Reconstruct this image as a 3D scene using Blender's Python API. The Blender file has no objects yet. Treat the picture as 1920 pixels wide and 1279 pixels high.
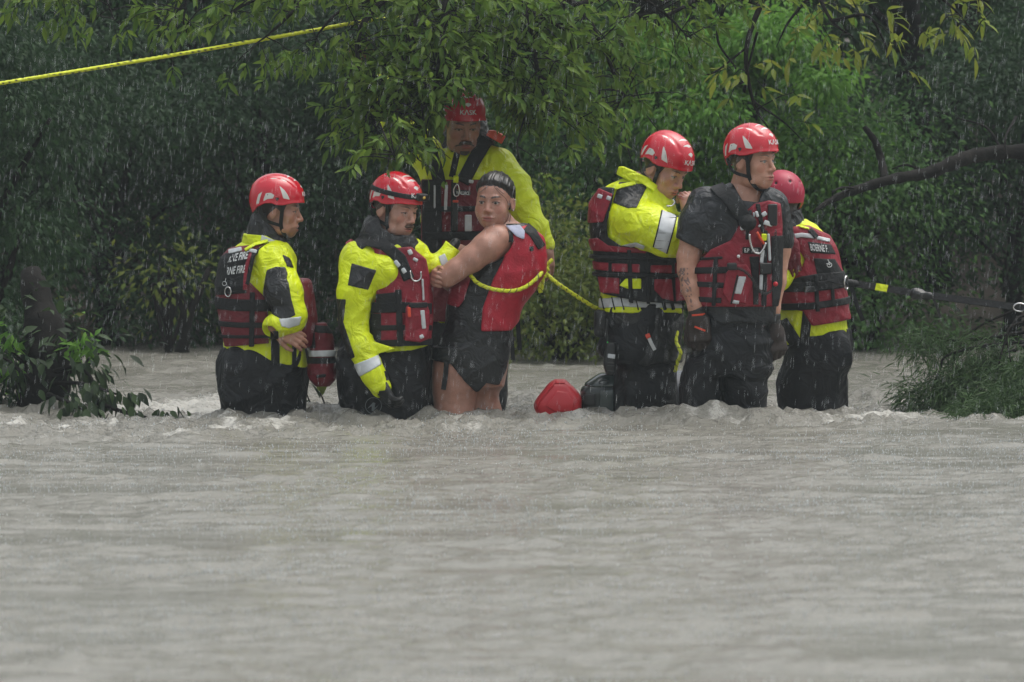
import bpy, math, random
import numpy as np
from mathutils import Vector, Matrix

random.seed(7)
rng = np.random.default_rng(11)
sc = bpy.context.scene
col = sc.collection

# ---------------------------------------------------------------- camera, sky, light
CAM = np.array([0.0, -25.0, 1.6])
FPX = 10500.0                       # focal length in pixels of the 1920 px wide frame
PITCH = math.atan(532.0 / FPX)      # the horizon lies at row 108
cd = bpy.data.cameras.new('camera')
cam = bpy.data.objects.new('camera', cd)
col.objects.link(cam)
cam.location = CAM
cam.rotation_euler = (math.pi / 2 - PITCH, 0, 0)
cd.sensor_width = 36.0
cd.lens = 36.0 * FPX / 1920.0
cd.clip_start = 0.5
cd.clip_end = 900.0
cd.dof.use_dof = True
cd.dof.focus_distance = 25.0
cd.dof.aperture_fstop = 5.0
sc.camera = cam

world = bpy.data.worlds.new('World')
sc.world = world
world.use_nodes = True
nt = world.node_tree
nt.nodes.clear()
out = nt.nodes.new('ShaderNodeOutputWorld')
bg = nt.nodes.new('ShaderNodeBackground')
sky = nt.nodes.new('ShaderNodeTexSky')
sky.sky_type = 'NISHITA'
sky.sun_disc = False
SUN_EL, SUN_ROT = math.radians(72), math.radians(62)
sky.sun_elevation = SUN_EL
sky.sun_rotation = SUN_ROT
sky.air_density = 2.0
sky.dust_density = 6.0
hsv = nt.nodes.new('ShaderNodeHueSaturation')      # rain cloud: the same sky, nearly grey
hsv.inputs['Saturation'].default_value = 0.34
nt.links.new(sky.outputs[0], hsv.inputs['Color'])
nt.links.new(hsv.outputs[0], bg.inputs[0])
bg.inputs[1].default_value = 0.13
nt.links.new(bg.outputs[0], out.inputs[0])

sl = bpy.data.lights.new('sun', 'SUN')
sl.energy = 0.9
sl.angle = math.radians(60)
sl.color = (1.0, 0.99, 0.97)
sun = bpy.data.objects.new('sun', sl)
col.objects.link(sun)
sdir = Vector((math.sin(SUN_ROT) * math.cos(SUN_EL), math.cos(SUN_ROT) * math.cos(SUN_EL), math.sin(SUN_EL)))
sun.rotation_euler = sdir.to_track_quat('Z', 'Y').to_euler()
sun.location = sdir * 60

vs = sc.view_settings
vs.view_transform = 'Standard'
vs.look = 'None'
vs.exposure = 0.52
vs.gamma = 1.0
sc.cycles.use_denoising = True
sc.cycles.volume_step_rate = 1.0
sc.cycles.max_bounces = 6
sc.cycles.diffuse_bounces = 3
sc.cycles.glossy_bounces = 2
sc.cycles.transmission_bounces = 3
sc.cycles.volume_bounces = 1
sc.cycles.caustics_reflective = False
sc.cycles.caustics_refractive = False

CP, SP = math.cos(PITCH), math.sin(PITCH)


def W(px, py, y=0.0):
    """world point on the plane y seen at a photo pixel"""
    a, b = (px - 960.0) / FPX, (640.0 - py) / FPX
    d = np.array([a, CP + b * SP, -SP + b * CP])
    t = (y - CAM[1]) / d[1]
    return CAM + d * t


# ---------------------------------------------------------------- materials
MATS = {}


def mat(name, color, rough=0.6, spec=0.5, masks=(), var=0.12, scale=30.0, bump=0.0, bscale=120.0,
        sss=0.0, coat=0.0, metal=0.0, sheen=0.0, leafvar=None, trans=0.0, wr=0.0, wscale=16.0):
    """principled material; masks = (vertex attribute, colour, roughness) laid on where the attribute is above 0"""
    if name in MATS:
        return MATS[name]
    m = bpy.data.materials.new(name)
    m.use_nodes = True
    t = m.node_tree
    b = t.nodes['Principled BSDF']
    L = t.links.new
    tc = t.nodes.new('ShaderNodeTexCoord')
    nz = t.nodes.new('ShaderNodeTexNoise')
    nz.inputs['Scale'].default_value = scale
    nz.inputs['Detail'].default_value = 5
    L(tc.outputs['Object'], nz.inputs['Vector'])
    rmp = t.nodes.new('ShaderNodeMapRange')
    rmp.inputs['From Min'].default_value = 0.3
    rmp.inputs['From Max'].default_value = 0.7
    rmp.inputs['To Min'].default_value = 1 - var
    rmp.inputs['To Max'].default_value = 1 + var
    L(nz.outputs['Fac'], rmp.inputs['Value'])
    base = t.nodes.new('ShaderNodeMix')
    base.data_type = 'RGBA'
    base.blend_type = 'MULTIPLY'
    base.inputs['Factor'].default_value = 1.0
    base.inputs['A'].default_value = (*color, 1)
    L(rmp.outputs[0], base.inputs['B'])
    cur = base.outputs['Result']
    rcur = None
    for attr, c, r in masks:
        at = t.nodes.new('ShaderNodeAttribute')
        at.attribute_name = attr
        st = t.nodes.new('ShaderNodeMapRange')
        st.inputs['From Min'].default_value = -0.0008
        st.inputs['From Max'].default_value = 0.0008
        L(at.outputs['Fac'], st.inputs['Value'])
        alpha = c[3] if len(c) > 3 else 1.0
        st.inputs['To Max'].default_value = alpha
        mx = t.nodes.new('ShaderNodeMix')
        mx.data_type = 'RGBA'
        L(st.outputs[0], mx.inputs['Factor'])
        L(cur, mx.inputs['A'])
        mx.inputs['B'].default_value = (*c[:3], 1)
        cur = mx.outputs['Result']
    if leafvar:
        at = t.nodes.new('ShaderNodeAttribute')
        at.attribute_name = 'tint'
        mx = t.nodes.new('ShaderNodeMix')
        mx.data_type = 'RGBA'
        L(at.outputs['Fac'], mx.inputs['Factor'])
        L(cur, mx.inputs['A'])
        mx.inputs['B'].default_value = (*leafvar, 1)
        cur = mx.outputs['Result']
    L(cur, b.inputs['Base Color'])
    b.inputs['Roughness'].default_value = rough
    b.inputs['Specular IOR Level'].default_value = spec
    b.inputs['Metallic'].default_value = metal
    if coat:
        b.inputs['Coat Weight'].default_value = coat
        b.inputs['Coat Roughness'].default_value = 0.12
    if sss:
        b.inputs['Subsurface Weight'].default_value = sss
        b.inputs['Subsurface Radius'].default_value = (0.012, 0.005, 0.003)
        b.inputs['Subsurface Scale'].default_value = 0.6
    if sheen:
        b.inputs['Sheen Weight'].default_value = sheen
    if bump:
        n2 = t.nodes.new('ShaderNodeTexNoise')
        n2.inputs['Scale'].default_value = bscale
        n2.inputs['Detail'].default_value = 4
        L(tc.outputs['Object'], n2.inputs['Vector'])
        bp = t.nodes.new('ShaderNodeBump')
        bp.inputs['Strength'].default_value = bump
        bp.inputs['Distance'].default_value = 0.006
        L(n2.outputs['Fac'], bp.inputs['Height'])
        L(bp.outputs[0], b.inputs['Normal'])
    if wr:                                  # crumpled cloth
        n3 = t.nodes.new('ShaderNodeTexNoise')
        n3.inputs['Scale'].default_value = wscale
        n3.inputs['Detail'].default_value = 3
        n3.inputs['Distortion'].default_value = 1.6
        L(tc.outputs['Object'], n3.inputs['Vector'])
        b3 = t.nodes.new('ShaderNodeBump')
        b3.inputs['Strength'].default_value = wr
        b3.inputs['Distance'].default_value = 0.03
        L(n3.outputs['Fac'], b3.inputs['Height'])
        if bump:
            L(b3.outputs[0], bp.inputs['Normal'])
        else:
            L(b3.outputs[0], b.inputs['Normal'])
    if trans:
        tr = t.nodes.new('ShaderNodeBsdfTranslucent')
        L(cur, tr.inputs['Color'])
        ms = t.nodes.new('ShaderNodeMixShader')
        ms.inputs[0].default_value = trans
        L(b.outputs[0], ms.inputs[1])
        L(tr.outputs[0], ms.inputs[2])
        L(ms.outputs[0], t.nodes['Material Output'].inputs['Surface'])
    MATS[name] = m
    return m


YEL, BLK, RED, SIL = (0.68, 0.80, 0.004), (0.008, 0.009, 0.010), (0.235, 0.010, 0.024), (0.50, 0.53, 0.55)
M_YEL = mat('hi_vis_yellow_fabric', YEL, 0.42, 0.45, var=0.13, scale=8, bump=0.25, bscale=140, wr=.68, wscale=12)
M_BLK = mat('black_wet_fabric', BLK, 0.42, 0.5, var=0.3, scale=18, bump=0.3, bscale=90, wr=.48, wscale=15)
M_WEB = mat('black_webbing', (0.007, 0.008, 0.009), 0.6, 0.35, var=0.2, scale=60, bump=0.4, bscale=300, wr=.25, wscale=25)
M_TROU = mat('black_drysuit_fabric', (0.007, 0.008, 0.010), 0.5, 0.3, var=0.35, scale=10, bump=0.3, bscale=45, wr=.65, wscale=9)
M_RED = mat('red_vest_nylon', RED, 0.5, 0.4, var=0.18, scale=22, bump=0.3, bscale=110, wr=.42, wscale=14)
M_MAR = mat('maroon_vest_nylon', (0.13, 0.006, 0.014), 0.5, 0.4, var=0.2, scale=22, bump=0.3, bscale=110, wr=.42, wscale=14)
M_SIL = mat('silver_reflective_tape', SIL, 0.4, 0.5, var=0.1, scale=40)
M_ORA = mat('orange_red_webbing', (0.62, 0.06, 0.02), 0.5)
M_STEEL = mat('polished_steel', (0.6, 0.6, 0.6), 0.25, metal=1.0, var=0.05)
M_WHT = mat('white_print', (0.62, 0.64, 0.64), 0.5, var=0.1, scale=200)
M_PLA = mat('black_plastic', (0.014, 0.015, 0.016), 0.35, 0.5, var=0.15)
M_LIL = mat('lilac_grey_shirt', (0.40, 0.42, 0.55), 0.7, bump=0.3)


# ---------------------------------------------------------------- signed distance solids -> meshes
class S:
    """a solid: f(points)->signed distance (metres), with a bounding box"""

    def __init__(s, f, lo, hi):
        s.f, s.lo, s.hi = f, np.array(lo, float), np.array(hi, float)

    def __call__(s, P):
        return s.f(P)

    def __or__(s, o):
        return S(lambda P: np.minimum(s.f(P), o.f(P)), np.minimum(s.lo, o.lo), np.maximum(s.hi, o.hi))

    def u(s, o, k):
        def f(P):
            a, b = s.f(P), o.f(P)
            h = np.clip(0.5 + 0.5 * (b - a) / k, 0, 1)
            return b + (a - b) * h - k * h * (1 - h)
        return S(f, np.minimum(s.lo, o.lo) - k / 4, np.maximum(s.hi, o.hi) + k / 4)

    def __and__(s, o):
        return S(lambda P: np.maximum(s.f(P), o.f(P)), np.maximum(s.lo, o.lo), np.minimum(s.hi, o.hi))

    def __sub__(s, o):
        return S(lambda P: np.maximum(s.f(P), -o.f(P)), s.lo, s.hi)

    def sub(s, o, k):
        def f(P):
            a, b = s.f(P), -o.f(P)
            h = np.clip(0.5 - 0.5 * (b - a) / k, 0, 1)
            return b + (a - b) * h + k * h * (1 - h)
        return S(f, s.lo, s.hi)

    def off(s, d):
        return S(lambda P: s.f(P) - d, s.lo - max(d, 0), s.hi + max(d, 0))

    def add(s, n, amp):
        return S(lambda P: s.f(P) + n(P), s.lo - amp, s.hi + amp)

    def box(s, lo=None, hi=None):
        return S(s.f, s.lo if lo is None else lo, s.hi if hi is None else hi)


BIG = 50.0


def cap(a, b, r1, r2=None):
    a, b = np.array(a, float), np.array(b, float)
    r2 = r1 if r2 is None else r2
    ab = b - a
    L2 = max(float(ab @ ab), 1e-12)

    def f(P):
        h = np.clip((P - a) @ ab / L2, 0, 1)
        d = P - a - h[:, None] * ab
        return np.sqrt(np.einsum('ij,ij->i', d, d)) - (r1 + (r2 - r1) * h)
    r = max(r1, r2)
    return S(f, np.minimum(a, b) - r, np.maximum(a, b) + r)


def chain(pts, rads, k=0.02):
    s = cap(pts[0], pts[1], rads[0], rads[1])
    for i in range(1, len(pts) - 1):
        s = s.u(cap(pts[i], pts[i + 1], rads[i], rads[i + 1]), k)
    return s


def ell(c, r, R=None):
    c, r = np.array(c, float), np.array(r, float)
    m = r.min()

    def f(P):
        d = P - c
        if R is not None:
            d = d @ R
        d = d / r
        return (np.sqrt(np.einsum('ij,ij->i', d, d)) - 1) * m
    e = r if R is None else np.abs(R) @ r
    return S(f, c - e, c + e)


def rbox(c, h, R=None, rad=0.01):
    c, h = np.array(c, float), np.array(h, float)

    def f(P):
        d = P - c
        if R is not None:
            d = d @ R
        q = np.abs(d) - (h - rad)
        return np.sqrt(np.sum(np.maximum(q, 0) ** 2, 1)) + np.minimum(q.max(1), 0) - rad
    e = h if R is None else np.abs(R) @ h
    return S(f, c - e, c + e)


def loft(secs, n=2.4, rnd=0.0):
    """upright solid from sections (cx, cy, z, half width, half depth), smooth between them"""
    a = np.array(sorted(secs, key=lambda q: q[2]), float)
    z = a[:, 2]
    zz = np.linspace(z[0], z[-1], 80)
    tab = []
    for c in (0, 1, 3, 4):
        v = a[:, c]
        m = np.gradient(v, z) if len(z) > 2 else np.full(len(z), (v[-1] - v[0]) / (z[-1] - z[0]))
        i = np.clip(np.searchsorted(z, zz) - 1, 0, len(z) - 2)
        h = z[i + 1] - z[i]
        t = (zz - z[i]) / h
        tab.append((2 * t**3 - 3 * t**2 + 1) * v[i] + (t**3 - 2 * t**2 + t) * h * m[i]
                   + (-2 * t**3 + 3 * t**2) * v[i + 1] + (t**3 - t**2) * h * m[i + 1])
    X, Y, A, B = tab

    def f(P):
        zc = P[:, 2]
        A_, B_ = np.interp(zc, zz, A), np.interp(zc, zz, B)
        u, v = np.abs(P[:, 0] - np.interp(zc, zz, X)), np.abs(P[:, 1] - np.interp(zc, zz, Y))
        q = ((u / A_) ** n + (v / B_) ** n) ** (1.0 / n)
        d = (q - 1) * np.minimum(A_, B_)
        e = np.maximum(z[0] - zc, zc - z[-1])
        return np.maximum(d, e) if rnd <= 0 else np.where((d > -rnd) & (e > -rnd), np.sqrt(np.maximum(d + rnd, 0)**2 + np.maximum(e + rnd, 0)**2) - rnd, np.maximum(d, e))
    lo = [(X - A).min(), (Y - B).min(), z[0]]
    hi = [(X + A).max(), (Y + B).max(), z[-1]]
    return S(f, lo, hi)


def poly_sd(x, y, pts):
    """2D polygon signed distance (negative inside)"""
    pts = np.array(pts, float)
    d = np.full(x.shape, 1e9)
    s = np.zeros(x.shape, bool)
    n = len(pts)
    for i in range(n):
        ax, ay = pts[i]
        bx, by = pts[i - 1]
        ex, ey = bx - ax, by - ay
        wx, wy = x - ax, y - ay
        t = np.clip((wx * ex + wy * ey) / max(ex * ex + ey * ey, 1e-12), 0, 1)
        d = np.minimum(d, (wx - ex * t) ** 2 + (wy - ey * t) ** 2)
        c = ((ay > y) != (by > y)) & (x < (bx - ax) * (y - ay) / (by - ay + 1e-15) + ax)
        s ^= c
    d = np.sqrt(d)
    return np.where(s, -d, d)


def line_sd(x, y, pts):
    d = np.full(x.shape, 1e9)
    for (ax, ay), (bx, by) in zip(pts[:-1], pts[1:]):
        ex, ey = bx - ax, by - ay
        t = np.clip(((x - ax) * ex + (y - ay) * ey) / max(ex * ex + ey * ey, 1e-12), 0, 1)
        d = np.minimum(d, np.hypot(x - ax - ex * t, y - ay - ey * t))
    return d


def folds(seed, freq=16.0, amp=0.005, sx=1.0, sz=1.0):
    """cloth folds: broad swells with sharp creases gathered in places"""
    r = np.random.default_rng(seed)
    ds = r.normal(size=(6, 3))
    ds /= np.linalg.norm(ds, axis=1)[:, None]
    ds *= np.array([sx, 1.0, sz])
    ph = r.uniform(0, 6.28, 8)

    def f(P):
        w = np.sin(P @ ds[0] * freq * 0.7 + ph[0]) * 1.6 + np.sin(P @ ds[1] * freq * 0.45 + ph[1]) * 1.8
        a = np.sin(P @ ds[2] * freq + w + ph[2])
        b = (1 - np.abs(np.sin(P @ ds[3] * freq * 1.3 + .9 * w + ph[3]))) ** 3
        c = (1 - np.abs(np.sin(P @ ds[4] * freq * 1.7 - 1.1 * w + ph[4]))) ** 3
        g = .5 + .5 * np.sin(P @ ds[5] * freq * .5 + ph[5])
        return amp * ((1 - np.abs(a)) ** 1.5 * 0.8 - 0.35 - 1.3 * b * g - 1.1 * c * (1 - g))
    return f


def axis(lo, hi, h, fine):
    """grid coordinates from lo to hi, spacing h, finer inside the given intervals"""
    xs = [lo]
    while xs[-1] < hi:
        x, st = xs[-1], h
        for a, b, hf in fine:
            if a - h <= x <= b:
                st = min(st, hf)
        xs.append(x + st)
    while (len(xs) - 1) % 4:
        xs.append(xs[-1] + h)
    return np.array(xs)


def nets(s, h, fine=()):
    """surface nets over a sparse-evaluated rectilinear grid; fine = (lo, hi, spacing) boxes"""
    lo, hi = s.lo - 2.5 * h, s.hi + 2.5 * h
    ax = [axis(lo[i], hi[i], h, [(a[i], b[i], hf) for a, b, hf in fine]) for i in range(3)]
    n = [len(a) for a in ax]
    nb = [(k - 1) // 4 for k in n]
    mid = [0.5 * (a[0:-1:4] + a[4::4]) for a in ax]
    half = [0.5 * (a[4::4] - a[0:-1:4]) for a in ax]
    G = np.stack(np.meshgrid(*mid, indexing='ij'), -1).reshape(-1, 3)
    D = s(G).reshape(nb)
    rad = np.sqrt(half[0][:, None, None]**2 + half[1][None, :, None]**2 + half[2][None, None, :]**2)
    keep = np.abs(D) < rad * 1.15 + 0.006
    F = np.ones(n, np.float32)
    sg = np.where(D < 0, -1.0, 1.0).astype(np.float32)
    F[:-1, :-1, :-1] = np.repeat(np.repeat(np.repeat(sg, 4, 0), 4, 1), 4, 2)
    need = np.zeros(n, bool)
    kk = np.repeat(np.repeat(np.repeat(keep, 4, 0), 4, 1), 4, 2)
    for dx in (0, 1):
        for dy in (0, 1):
            for dz in (0, 1):
                need[dx:n[0] - 1 + dx, dy:n[1] - 1 + dy, dz:n[2] - 1 + dz] |= kk
    I = np.argwhere(need)
    P = np.stack([ax[0][I[:, 0]], ax[1][I[:, 1]], ax[2][I[:, 2]]], 1)
    F[need] = s(P)
    ins = F < 0
    cnt = np.zeros([k - 1 for k in n], np.uint8)
    for dx in (0, 1):
        for dy in (0, 1):
            for dz in (0, 1):
                cnt += ins[dx:n[0] - 1 + dx, dy:n[1] - 1 + dy, dz:n[2] - 1 + dz]
    act = (cnt > 0) & (cnt < 8)
    idx = np.argwhere(act)
    vid = np.full(act.shape, -1, np.int64)
    vid[act] = np.arange(len(idx))
    acc = np.zeros((len(idx), 3))
    num = np.zeros(len(idx))
    corners = [(0, 0, 0), (1, 0, 0), (0, 1, 0), (1, 1, 0), (0, 0, 1), (1, 0, 1), (0, 1, 1), (1, 1, 1)]
    vals = [F[idx[:, 0] + c[0], idx[:, 1] + c[1], idx[:, 2] + c[2]] for c in corners]
    for i in range(8):
        for j in range(i + 1, 8):
            df = [corners[j][q] - corners[i][q] for q in range(3)]
            if sum(abs(q) for q in df) != 1:
                continue
            A, B = vals[i], vals[j]
            cr = (A < 0) != (B < 0)
            t = np.where(cr, A / np.where(cr, A - B, 1), 0)
            for q in range(3):
                acc[:, q] += np.where(cr, corners[i][q] + df[q] * t, 0)
            num += cr
    acc /= num[:, None]
    V = np.stack([ax[q][idx[:, q]] + acc[:, q] * (ax[q][idx[:, q] + 1] - ax[q][idx[:, q]]) for q in range(3)], 1)
    faces = []
    for q in range(3):
        sl0 = [slice(None)] * 3
        sl1 = [slice(None)] * 3
        sl0[q] = slice(0, -1)
        sl1[q] = slice(1, None)
        a, b = ins[tuple(sl0)], ins[tuple(sl1)]
        e = np.argwhere(a != b)
        flip = a[e[:, 0], e[:, 1], e[:, 2]]
        r, t = (q + 1) % 3, (q + 2) % 3
        ok = (e[:, r] > 0) & (e[:, t] > 0) & (e[:, r] < n[r] - 1) & (e[:, t] < n[t] - 1)
        e, flip = e[ok], flip[ok]
        quad = []
        for dr, dt in ((-1, -1), (0, -1), (0, 0), (-1, 0)):
            c = e.copy()
            c[:, r] += dr
            c[:, t] += dt
            quad.append(vid[c[:, 0], c[:, 1], c[:, 2]])
        Q = np.stack(quad, 1)
        Q[~flip] = Q[~flip][:, ::-1]
        faces.append(Q)
    Fq = np.concatenate(faces)
    return V, Fq


TRIS = [0]


def raw_mesh(name, V, F, material, attrs=None, smooth=True):
    """mesh from arrays; F is (n,3) or (n,4)"""
    V = np.ascontiguousarray(V, np.float32)
    F = np.ascontiguousarray(F, np.int32)
    k = F.shape[1]
    me = bpy.data.meshes.new(name)
    me.vertices.add(len(V))
    me.vertices.foreach_set('co', V.ravel())
    me.loops.add(F.size)
    me.loops.foreach_set('vertex_index', F.ravel())
    me.polygons.add(len(F))
    me.polygons.foreach_set('loop_start', np.arange(0, F.size, k, dtype=np.int32))
    me.polygons.foreach_set('loop_total', np.full(len(F), k, np.int32))
    me.polygons.foreach_set('use_smooth', np.full(len(F), smooth, bool))
    for an, v in (attrs or {}).items():
        a = me.attributes.new(an, 'FLOAT', 'POINT')
        a.data.foreach_set('value', np.ascontiguousarray(v, np.float32))
    me.update(calc_edges=True)
    me.validate()
    if material:
        me.materials.append(material)
    TRIS[0] += len(F) * (k - 2)
    return me


def link(name, data, parent=None, loc=None):
    o = bpy.data.objects.new(name, data)
    col.objects.link(o)
    if parent is not None:
        o.parent = parent
    if loc is not None:
        o.location = loc
    return o


def tag(o, label=None, category=None, group=None, kind=None):
    if label:
        o['label'] = label
    if category:
        o['category'] = category
    if group:
        o['group'] = group
    if kind:
        o['kind'] = kind
    return o


def wloc(o):
    p = np.zeros(3)
    while o is not None:
        p += np.array(o.location)
        o = o.parent
    return p


def put(name, V, F, material, parent=None, attrs=None, smooth=True, loc=None):
    """object whose world vertices are V"""
    base = wloc(parent) if parent is not None else np.zeros(3)
    if loc is not None:
        base = base + np.array(loc)
    return link(name, raw_mesh(name, V - base, F, material, attrs, smooth), parent, loc)


def largest_piece(V, F):
    lab = np.arange(len(V))
    while True:
        m = lab[F].min(1)
        new = lab.copy()
        for k in range(F.shape[1]):
            np.minimum.at(new, F[:, k], m)
        new = new[new]
        if (new == lab).all():
            break
        lab = new
    u, n = np.unique(lab, return_counts=True)
    if len(u) < 2:
        return V, F
    keep = lab == u[n.argmax()]
    idx = np.cumsum(keep) - 1
    return V[keep], idx[F[keep[F].all(1)]]


def solid(name, s, h, material, parent=None, attrs=None, fine=(), loc=None, one=False):
    V, F = nets(s, h, fine)
    if one and len(V):
        V, F = largest_piece(V, F)
    if len(V) == 0:
        print('EMPTY SOLID', name)
        return None
    at = {k: fn(V) for k, fn in (attrs or {}).items()}
    return put(name, V, F, material, parent, at, True, loc)


def tube_arrays(pts, rad, seg=8, closed=False):
    """tube along a polyline; rad may be a list; returns V, F, (length, angle)"""
    P = np.array(pts, float)
    n = len(P)
    R = np.full(n, rad) if np.isscalar(rad) else np.array(rad, float)
    T = np.gradient(P, axis=0)
    if closed:
        T = np.roll(P, -1, 0) - np.roll(P, 1, 0)
    T /= np.linalg.norm(T, axis=1)[:, None] + 1e-12
    up = np.array([0.0, 0, 1]) if abs(T[0, 2]) < 0.9 else np.array([1.0, 0, 0])
    N = np.cross(T[0], up)
    N /= np.linalg.norm(N)
    V, LA = [], []
    s = 0.0
    for i in range(n):
        if i:
            N = N - T[i] * (N @ T[i])
            N /= np.linalg.norm(N)
            s += np.linalg.norm(P[i] - P[i - 1])
        B = np.cross(T[i], N)
        for j in range(seg):
            a = 2 * math.pi * j / seg
            V.append(P[i] + R[i] * (math.cos(a) * N + math.sin(a) * B))
            LA.append((s, a))
    F = []
    for i in range(n if closed else n - 1):
        for j in range(seg):
            k, m = (i + 1) % n, (j + 1) % seg
            F.append((i * seg + j, i * seg + m, k * seg + m, k * seg + j))
    if not closed:
        for i, o in ((0, 1), (n - 1, -1)):
            ring = [i * seg + j for j in range(seg)]
            V.append(P[i])
            LA.append((s if i else 0, 0))
            c = len(V) - 1
            for j in range(seg):
                q = (c, ring[(j + 1) % seg], ring[j], ring[j]) if o > 0 else (c, ring[j], ring[(j + 1) % seg], ring[(j + 1) % seg])
                F.append(q)
    return np.array(V), np.array(F), np.array(LA)


def fix_degenerate(V, F):
    """split quads that repeat an index into a pure triangle list"""
    F = np.array(F)
    t = np.concatenate([F[:, [0, 1, 2]], F[:, [0, 2, 3]]])
    ok = (t[:, 0] != t[:, 1]) & (t[:, 1] != t[:, 2]) & (t[:, 0] != t[:, 2])
    return V, t[ok]


def tube(name, pts, rad, material, parent=None, seg=8, closed=False, attrs=None):
    V, F, LA = tube_arrays(pts, rad, seg, closed)
    V, F = fix_degenerate(V, F)
    at = {k: fn(V, LA) for k, fn in (attrs or {}).items()}
    return put(name, V, F, material, parent, at)


def spline(pts, n=40):
    """Catmull-Rom through points"""
    P = np.array(pts, float)
    P = np.vstack([2 * P[0] - P[1], P, 2 * P[-1] - P[-2]])
    o = []
    m = len(P) - 3
    for t in np.linspace(0, m - 1e-6, n):
        i = int(t)
        u = t - i
        a, b, c, d = P[i:i + 4]
        o.append(0.5 * ((2 * b) + (c - a) * u + (2 * a - 5 * b + 4 * c - d) * u * u + (3 * b - a - 3 * c + d) * u**3))
    return np.array(o)


def empty(name, loc):
    o = bpy.data.objects.new(name, None)
    col.objects.link(o)
    o.location = loc
    o.empty_display_size = 0.1
    return o


def text_arrays(s, bold=0.0):
    """letters as a flat triangle mesh, x from 0 to 1, height 1 for capitals"""
    cu = bpy.data.curves.new('letters', 'FONT')
    cu.body = s
    cu.offset = bold
    cu.resolution_u = 2
    ob = bpy.data.objects.new('letters', cu)
    col.objects.link(ob)
    dg = bpy.context.evaluated_depsgraph_get()
    me = bpy.data.meshes.new_from_object(ob.evaluated_get(dg))
    V = np.array([v.co[:] for v in me.vertices])
    F = []
    for p in me.polygons:
        v = list(p.vertices)
        for i in range(1, len(v) - 1):
            F.append((v[0], v[i], v[i + 1]))
    bpy.data.objects.remove(ob)
    bpy.data.meshes.remove(me)
    bpy.data.curves.remove(cu)
    V[:, 0] -= V[:, 0].min()
    V[:, 1] -= V[:, 1].min()
    V[:, 0] /= V[:, 0].max()
    V[:, 1] /= V[:, 1].max()
    return V, np.array(F)
# ---------------------------------------------------------------- people: heads, helmets, hands
def head_frame(yaw, pitch, roll):
    y, p, r = (math.radians(v) for v in (yaw, pitch, roll))
    lx = np.array([math.cos(y), math.sin(y), 0])
    lf = np.array([math.sin(y), -math.cos(y), 0])
    lu = np.array([0, 0, 1.0])
    lf, lu = math.cos(p) * lf - math.sin(p) * lu, math.cos(p) * lu + math.sin(p) * lf
    lx, lu = math.cos(r) * lx + math.sin(r) * lu, math.cos(r) * lu - math.sin(r) * lx
    return np.stack([lx, lf, lu], 1)          # columns: sideways, forward, up


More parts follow.
